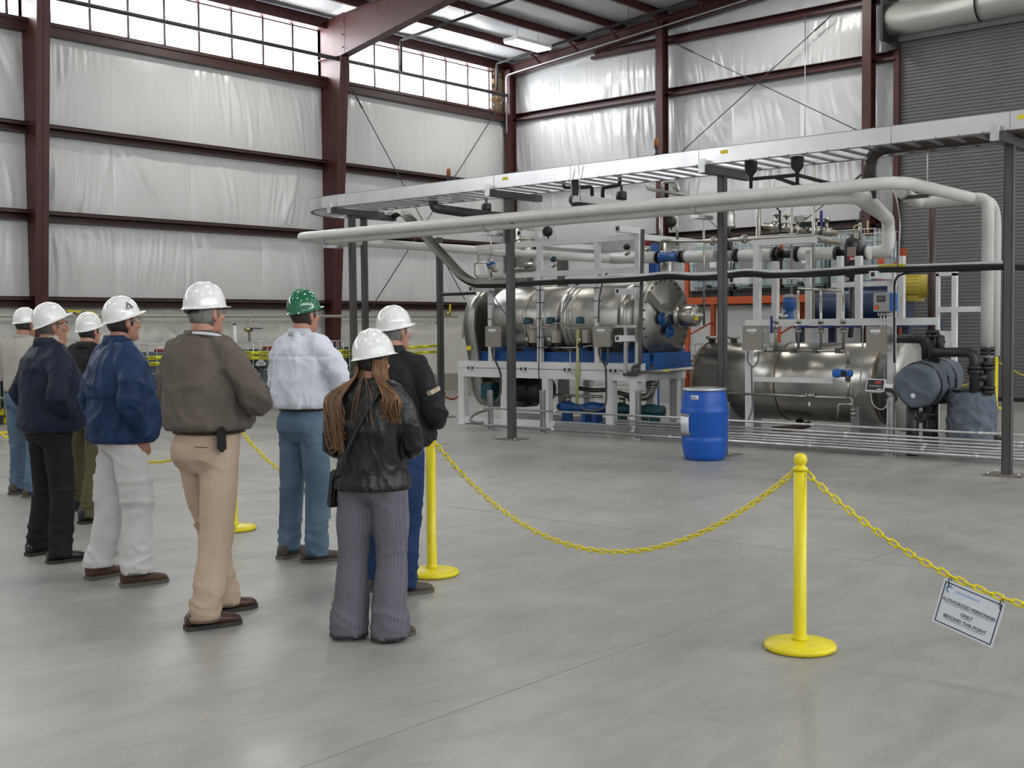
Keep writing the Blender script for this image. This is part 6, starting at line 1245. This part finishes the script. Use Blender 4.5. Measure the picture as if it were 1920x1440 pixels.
for k, (px_, py_, ax_) in enumerate(((1748, 630, (0, 0, 1)), (1757, 641, AX), (1852, 662, (0, 0, 1)), (1852, 690, (0, 0, 1)), (1852, 735, (0, 0, 1)), (1710, 755, (0, 0, 1)), (1827, 697, (0, 0, 1)))):
    p = onY(px_, py_, 14.25 if k < 6 else 14.15); t = E('iron_flange', p, ['black flange pair at the head of the thick riser', 'black side flange beside the thick riser', 'topmost black flange on the far drop pipe', 'second black flange down the far drop pipe', 'lowest black flange on the far drop pipe', 'black flange collar under the grey drum', 'black coupling on the arch above the upright tank'][k], 'flange', 'black iron flanges'); flange(M(), p, ax_, .085, .03, 6).build('flange', iron, t); flange(M(), p + V(ax_)*.05, ax_, .085, .03, 6).build('flange', iron, t)
t = E('gate_valve', onY(1725, 786, 14.1), 'black valve with round body low between the iron legs', 'valve'); p = onY(1727, 782, 14.1); M().cyl(p - V((0, .07, 0)), p + V((0, .07, 0)), .07, n=14).build('body', iron, t); M().cyl(p - V((0, .07, 0)), p - V((0, .12, 0)), .02, n=8).build('stem', iron, t)
# white guard frame and pipes by the door
t = E('door_guard_frame', onY(1757, 600, 17), 'white steel guard frame standing before the roll-up door', 'steel frame')
xs = [onY(1757, 580, 17).x, onY(1790, 580, 17).x]; z1 = onY(1770, 513, 17).z
for x in xs: sq('upright', (x, 17, 0), (x, 17, z1), .07, white, t)
sq('top_rail', (xs[0]-.035, 17, z1), (xs[1]+.035, 17, z1), .07, white, t); sq('middle_rail', (xs[0], 17, onY(1800, 580, 17).z), (onY(1856, 579, 17).x, 17, onY(1800, 580, 17).z), .08, white, t)
zz = onY(1770, 646, 17).z; M().bb(xs[0], xs[1], 16.99, 17.01, zz-.05, zz+.2).build('panel', white, t)
q1 = onZ(1722, 381, 3.10); q2 = onY(1853, 376, q1.y)
pipe('second white insulated pipe passing behind the brown riser and dropping beside the door', [onZ(1688, 358, 3.10), q1, V((q2.x, q1.y, q1.z)), V((q2.x, q1.y, 1.2))], .072, pvc, .14, name='insulated_pipe')
pipe('thin white conduit hanging over the pipe bend by the filter', [onY(1668, 345, 13.9), onY(1682, 372, 13.9), onY(1688, 420, 13.9), onY(1682, 520, 13.9)], .008, galv, .1, name='lead')
t = E('trapeze_hanger', onZ(1717, 368, 3.05), 'small steel trapeze hanger under the bent white pipe', 'hanger'); p = onZ(1717, 369, 3.04); M().bb(p.x-.15, p.x+.15, p.y-.02, p.y+.02, p.z-.02, p.z+.02).build('bar', steel, t); M().cyl((p.x+.13, p.y, p.z), (p.x+.13, p.y, 3.75), .008, n=6).build('rod', galv, t)
# ================================================================ BACKGROUND: COMPRESSOR, RACK, TOTES
YK = 17.6; zpl = 1.62
t = E('compressor_skid', (onY(1600, 600, YK).x, YK, 0), 'dark blue compressor unit on a raised platform behind the frame', 'compressor')
xa, xb_ = onY(1520, 600, YK).x, onY(1735, 600, YK).x
M().bb(xa, xb_, YK-.6, YK+.7, 1.56, 1.66).build('platform', dblue, t); q = M().lathe([(0, 0), (.15, .02), (.26, .08), (.28, .15), (.28, 1.35), (.26, 1.42), (.15, 1.48), (0, 1.5)], (xa+.1, YK-.1, 1.86), AX, 24); q.build('receiver', dblue, t)
M().bb(xa+.45, xa+1.25, YK+.1, YK+.6, 1.75, 2.3).build('cooler', dblue, t, bevel=.02); M().bb(xb_-.42, xb_-.12, YK-.5, YK-.1, 1.56, 2.05).build('oil_tank', dblue, t, bevel=.02)
for x in (xa+.08, xb_-.08):
    for y in (YK-.52, YK+.62): M().bb(x-.05, x+.05, y-.05, y+.05, 0, 1.56).build('leg', dblue, t)
ym = mat('yellow_motor_paint', (.50, .40, .06), .4)
p = onY(1692, 538, YK-.3); motor('yellow finned electric motor above the compressor unit', (p.x, YK-.3, p.z), .17, .52, ym, 0)
# rack
YQ = 21.6
t = E('pallet_rack', (onY(1450, 600, YQ).x, YQ, 0), 'orange pallet rack with two levels behind the right machine', 'rack')
ux = [onY(1289, 560, YQ).x, onY(1458, 560, YQ).x, onY(1652, 500, YQ).x]
for x in ux:
    for y in (YQ, YQ+1.05): M().bb(x-.05, x+.05, y-.04, y+.04, 0, 3.10).build('upright', orange, t)
    q = M()
    for i in range(5): q.beam((x, YQ, .2+i*.6), (x, YQ+1.05, .5+i*.6), .03, .03)
    q.build('lacing', orange, t)
zb = onY(1400, 562, YQ).z
for y in (YQ-.03, YQ+1.08):
    for i in (0, 1): M().bb(ux[i], ux[i+1], y-.025, y+.025, zb-.075, zb+.075).build('beam', orange, t)
rg_ = random.Random(3)
def make_tote(loc, rz, label, group, light=0):
    x, y, z = 0, 0, 0; t = E('bulk_tote', loc, label, 'tote', group, rz); t.rotation_euler = (0, 0, rz)
    L0 = dict(org=V((0, 0, 0)))
    q = M()
    for yy in (-.5, 0, .5): q.bb(-.48, .48, yy-.06, yy+.06, 0, .11)
    q.bb(-.5, .5, -.6, .6, .11, .14); q.build('pallet', rubber, t, **L0)
    tk = mat('tote_tank_pale', (.30, .39, .41), .5, col2=(.36, .45, .47), ns=2) if light else mat('tote_tank_grey_green', (.10, .145, .15), .5, col2=(.13, .17, .175), ns=2)
    M().bb(-.46, .46, -.56, .56, .16, 1.08).build('tank', tk, t, bevel=.05, **L0); M().cyl((0, 0, 1.08), (0, 0, 1.13), .11, n=18).build('lid', red, t, **L0)
    q = M()
    for i in range(7):
        for s_ in (-1, 1): q.cyl((s_*.49, -.57+.19*i, .14), (s_*.49, -.57+.19*i, 1.22), .008, n=5); 
    for i in range(6):
        for s_ in (-1, 1): q.cyl((-.475+.19*i, s_*.59, .14), (-.475+.19*i, s_*.59, 1.22), .008, n=5)
    for zz in (.42, .70, .98, 1.22): q.pipe([(-.49, -.59, zz), (.49, -.59, zz), (.49, .59, zz), (-.49, .59, zz), (-.49, -.59, zz)], .009, .05, 5, 2)
    o = q.build('cage', galv, t, **L0); o['kind'] = 'stuff'
    if light:
        M().bb(-.30, .30, -.604, -.598, .36, .96).build('sign_plate', mat('tote_plate', (.24, .245, .25), .5), t, **L0); M().bb(.02, .18, -.607, -.604, .62, .74).build('paper_label', paper, t, **L0); M().bb(.08, .2, -.607, -.604, .88, .93).build('paper_label', paper, t, **L0)
        M().cyl((0, -.5, .22), (0, -.66, .22), .04, n=10).build('outlet_valve', black, t, **L0); return t
    q = M().bb(.497, .502, -.26, .30, .50, .92); q.build('sign_plate', mat('tote_plate', (.24, .245, .25), .5), t, **L0); M().bb(.502, .504, -.20, -.06, .66, .72).build('paper_label', paper, t, **L0)
    M().cyl((.46, 0, .22), (.56, 0, .22), .04, n=10).build('outlet_valve', black, t, **L0); return t
tote = make_tote((-20.75, 9.1, 0), 0, 'caged bulk tote along the side wall, hidden behind the two blue jackets', 'caged totes along the side wall')
tote.scale = (1, 1, 1.11)
names = ['caged bulk tote seen between the royal blue jacket and the taupe shirt', 'caged bulk tote by the side wall behind the taupe shirt', 'caged bulk tote with a black and white diamond placard', 'caged bulk tote behind the white dress shirt', 'caged bulk tote at the foot of the big red column', 'caged bulk tote behind the white hard hats by the twin posts', 'caged bulk tote nearest the drum belt guard along the wall']
for i, l in enumerate(names): dup(tote, (-20.75, 10.45 + 1.33*i, 0), label=l)
a_ = onX(489, 684, -20.235); t = E('placard', a_, 'diamond hazard placard in black and white on a tote', 'sign')
T = facing(a_, (0, 1, 0), (0, 0, 1))
def pp(poly, z, nm, m): q = M().prism(poly, (0, 0, z), (1, 0, 0), (0, 1, 0), (0, 0, .003)); q.v = [T @ v for v in q.v]; q.build(nm, m, t)
pp([(-.17, 0), (0, -.17), (.17, 0), (0, .17)], 0, 'plate', black); pp([(-.155, .0), (0, .155), (.155, 0)], .003, 'white_half', paper); pp([(-.11, .0-.02), (.11, -.02), (.11, .065), (-.11, .065)], .006, 'number_panel', paper); text('1830', .075, ink, 'lettering', t, T @ Matrix.Translation((0, .022, .011))); text('8', .045, paper, 'class_number', t, T @ Matrix.Translation((0, -.10, .008)))
# rack totes
labs_ = [('upper', 0), ('upper', 1), ('upper', 2), ('upper', 3), ('lower', 0), ('lower', 1), ('lower', 2), ('lower', 3)]
lab2 = ['bulk tote on the upper rack level left of the middle post', 'bulk tote on the upper rack level right of the middle post', 'bulk tote on the upper rack level behind the orange upright', 'bulk tote on the upper rack level left of the black filter', 'bulk tote on the rack floor level beside the drum cover', 'bulk tote on the rack floor level behind the middle post', 'bulk tote on the rack floor level behind the left control box', 'bulk tote on the rack floor level behind the blue lever valves']
tt = None
for k, (b_, f, lev) in enumerate(((0, .27, 1), (0, .75, 1), (1, .25, 1), (1, .73, 1), (0, .27, 0), (0, .75, 0), (1, .25, 0), (1, .73, 0))):
    x = ux[b_] + (ux[b_+1]-ux[b_])*f; lc = (x, YQ+.53, zb+.076 if lev else 0)
    if tt is None: tt = make_tote(lc, 0, lab2[0], 'bulk totes on the orange rack', 1)
    else: dup(tt, lc, label=lab2[k])
q = M().bb(ux[0]-.3, ux[0]+.1, YQ-.9, YQ-.3, 0, .95); q.build('grey_cabinet', greyp, None, 'dark grey cabinet on the floor left of the stainless tank', 'cabinet')
p = onY(1265, 660, 18.0); M().beam((p.x, 18, 1.45), (p.x+.85, 18, .02), .06, .06).build('blue_brace', blue, None, 'blue slanting brace behind the drum end cover', 'beam')
# ================================================================ SIDE WALL: PIPE, TAPE, POST
XW = -20.9
t = E('wall_pipe', (XW, 12, 1.9), 'pale pipe running along the side wall with drop legs', 'pipe'); cream = mat('cream_pipe', (.42, .40, .34), .5)
M().cyl((XW, -2, 1.93), (XW, 21.9, 1.91), .035, n=10).build('main', cream, t)
for k, px_ in enumerate((467, 868)): p = onX(px_, 592, XW); M().cyl((XW, p.y, 1.92), (XW, p.y, 1.35), .03, n=8).build('drop_leg', cream, t)
for k, (px_, py_, l) in enumerate(((466, 618, 'brass ball valve with dark lever on the wall pipe drop'), (840, 588, 'brass valve with yellow lever on the wall pipe'), (148, 587, 'brass valves with yellow levers behind the navy helmet'))):
    p = onX(px_, py_, XW+.02); t = E('ball_valve', p, l, 'valve', 'valves on the wall pipe'); M().sph(p, .06, 12, 8).cyl(p - V((0, .09, 0)), p + V((0, .09, 0)), .04, n=10).build('body', mat('brass', (.45, .36, .22), .35, .9), t)
    if k == 0: M().beam(p + V((.06, 0, .03)), p + V((.06, .30, .02)), .03, .02).build('lever', dblue, t)
    else: M().beam(p + V((.06, 0, .03)), p + V((.06, .02 if k == 1 else -.28, .24 if k == 1 else .04)), .03, .03).build('lever', yellow, t)
    if k == 2: M().beam(p + V((.06, .1, .03)), p + V((.06, .32, .0)), .03, .03).build('lever', yellow, t)
ctm = mat('caution_yellow', (.68, .66, .02), .5)
tz = [(441, 661, 1), (441, 671, 1)]
XT = -19.95
pt_ = onX(441, 660, XT); t = E('tape_post', (XT, pt_.y, 0), 'white plastic post holding yellow caution tape before the totes', 'post'); M().cyl((XT, pt_.y, .03), (XT, pt_.y, 1.72), .035, n=10).build('tube', white, t); M().cyl((XT, pt_.y, 1.72), (XT, pt_.y, 1.75), .037, n=10).build('cap', black, t); M().cyl((XT, pt_.y, 0), (XT, pt_.y, .05), .18, n=20).build('foot', black, t)
for y_, l in ((6.4, 'white tape post hidden behind the navy jacket'), (20.2, 'white tape post near the drum belt guard')): dup(t, (XT, y_, 0), label=l)
def tapeline(label, y0, z0, y1, z1, sag):
    t = E('caution_tape', (XT+.045, y0, z0), label, 'tape', 'caution tape lines'); n = 24; vs = []
    for i in range(n+1):
        s = i/n; y = y0+(y1-y0)*s; z = z0+(z1-z0)*s - sag*4*s*(1-s); tw = .01*math.sin(s*9)
        vs += [(XT+.045+tw, y, z-.037), (XT+.045, y, z+.037)]
    o = M().add(vs, [(2*i, 2*i+2, 2*i+3, 2*i+1) for i in range(n)], True).build('strip', ctm, t); mo = o.modifiers.new('t', 'SOLIDIFY'); mo.thickness = .003
    k = int(abs(y1-y0)/.42)
    for i in range(k): s = (i+.5)/k; text('CAUTION', .062, ink, 'lettering', t, facing((XT+.053, y0+(y1-y0)*s, z0+(z1-z0)*s - sag*4*s*(1-s)), (0, 1, 0), (0, 0, 1)), bold=.002, sx=.9)
ya = pt_.y
tapeline('upper yellow caution tape right of the white tape post', ya, 1.15, 20.2, 1.20, .05); tapeline('lower yellow caution tape right of the white tape post', ya, 1.05, 20.2, 1.05, .03)
tapeline('upper yellow caution tape left of the white tape post', 6.4, 1.13, ya, 1.15, .06); tapeline('lower yellow caution tape left of the white tape post', 6.4, .94, ya, 1.05, .05)
flex('red hose lying on the floor by the skid end', [onZ(836, 746)+V((0, 0, .022)), onZ(848, 750)+V((0, 0, .022)), onZ(860, 745)+V((0, 0, .022)), onZ(880, 741)+V((0, 0, .022))], .022, red, name='hose', cat='hose')
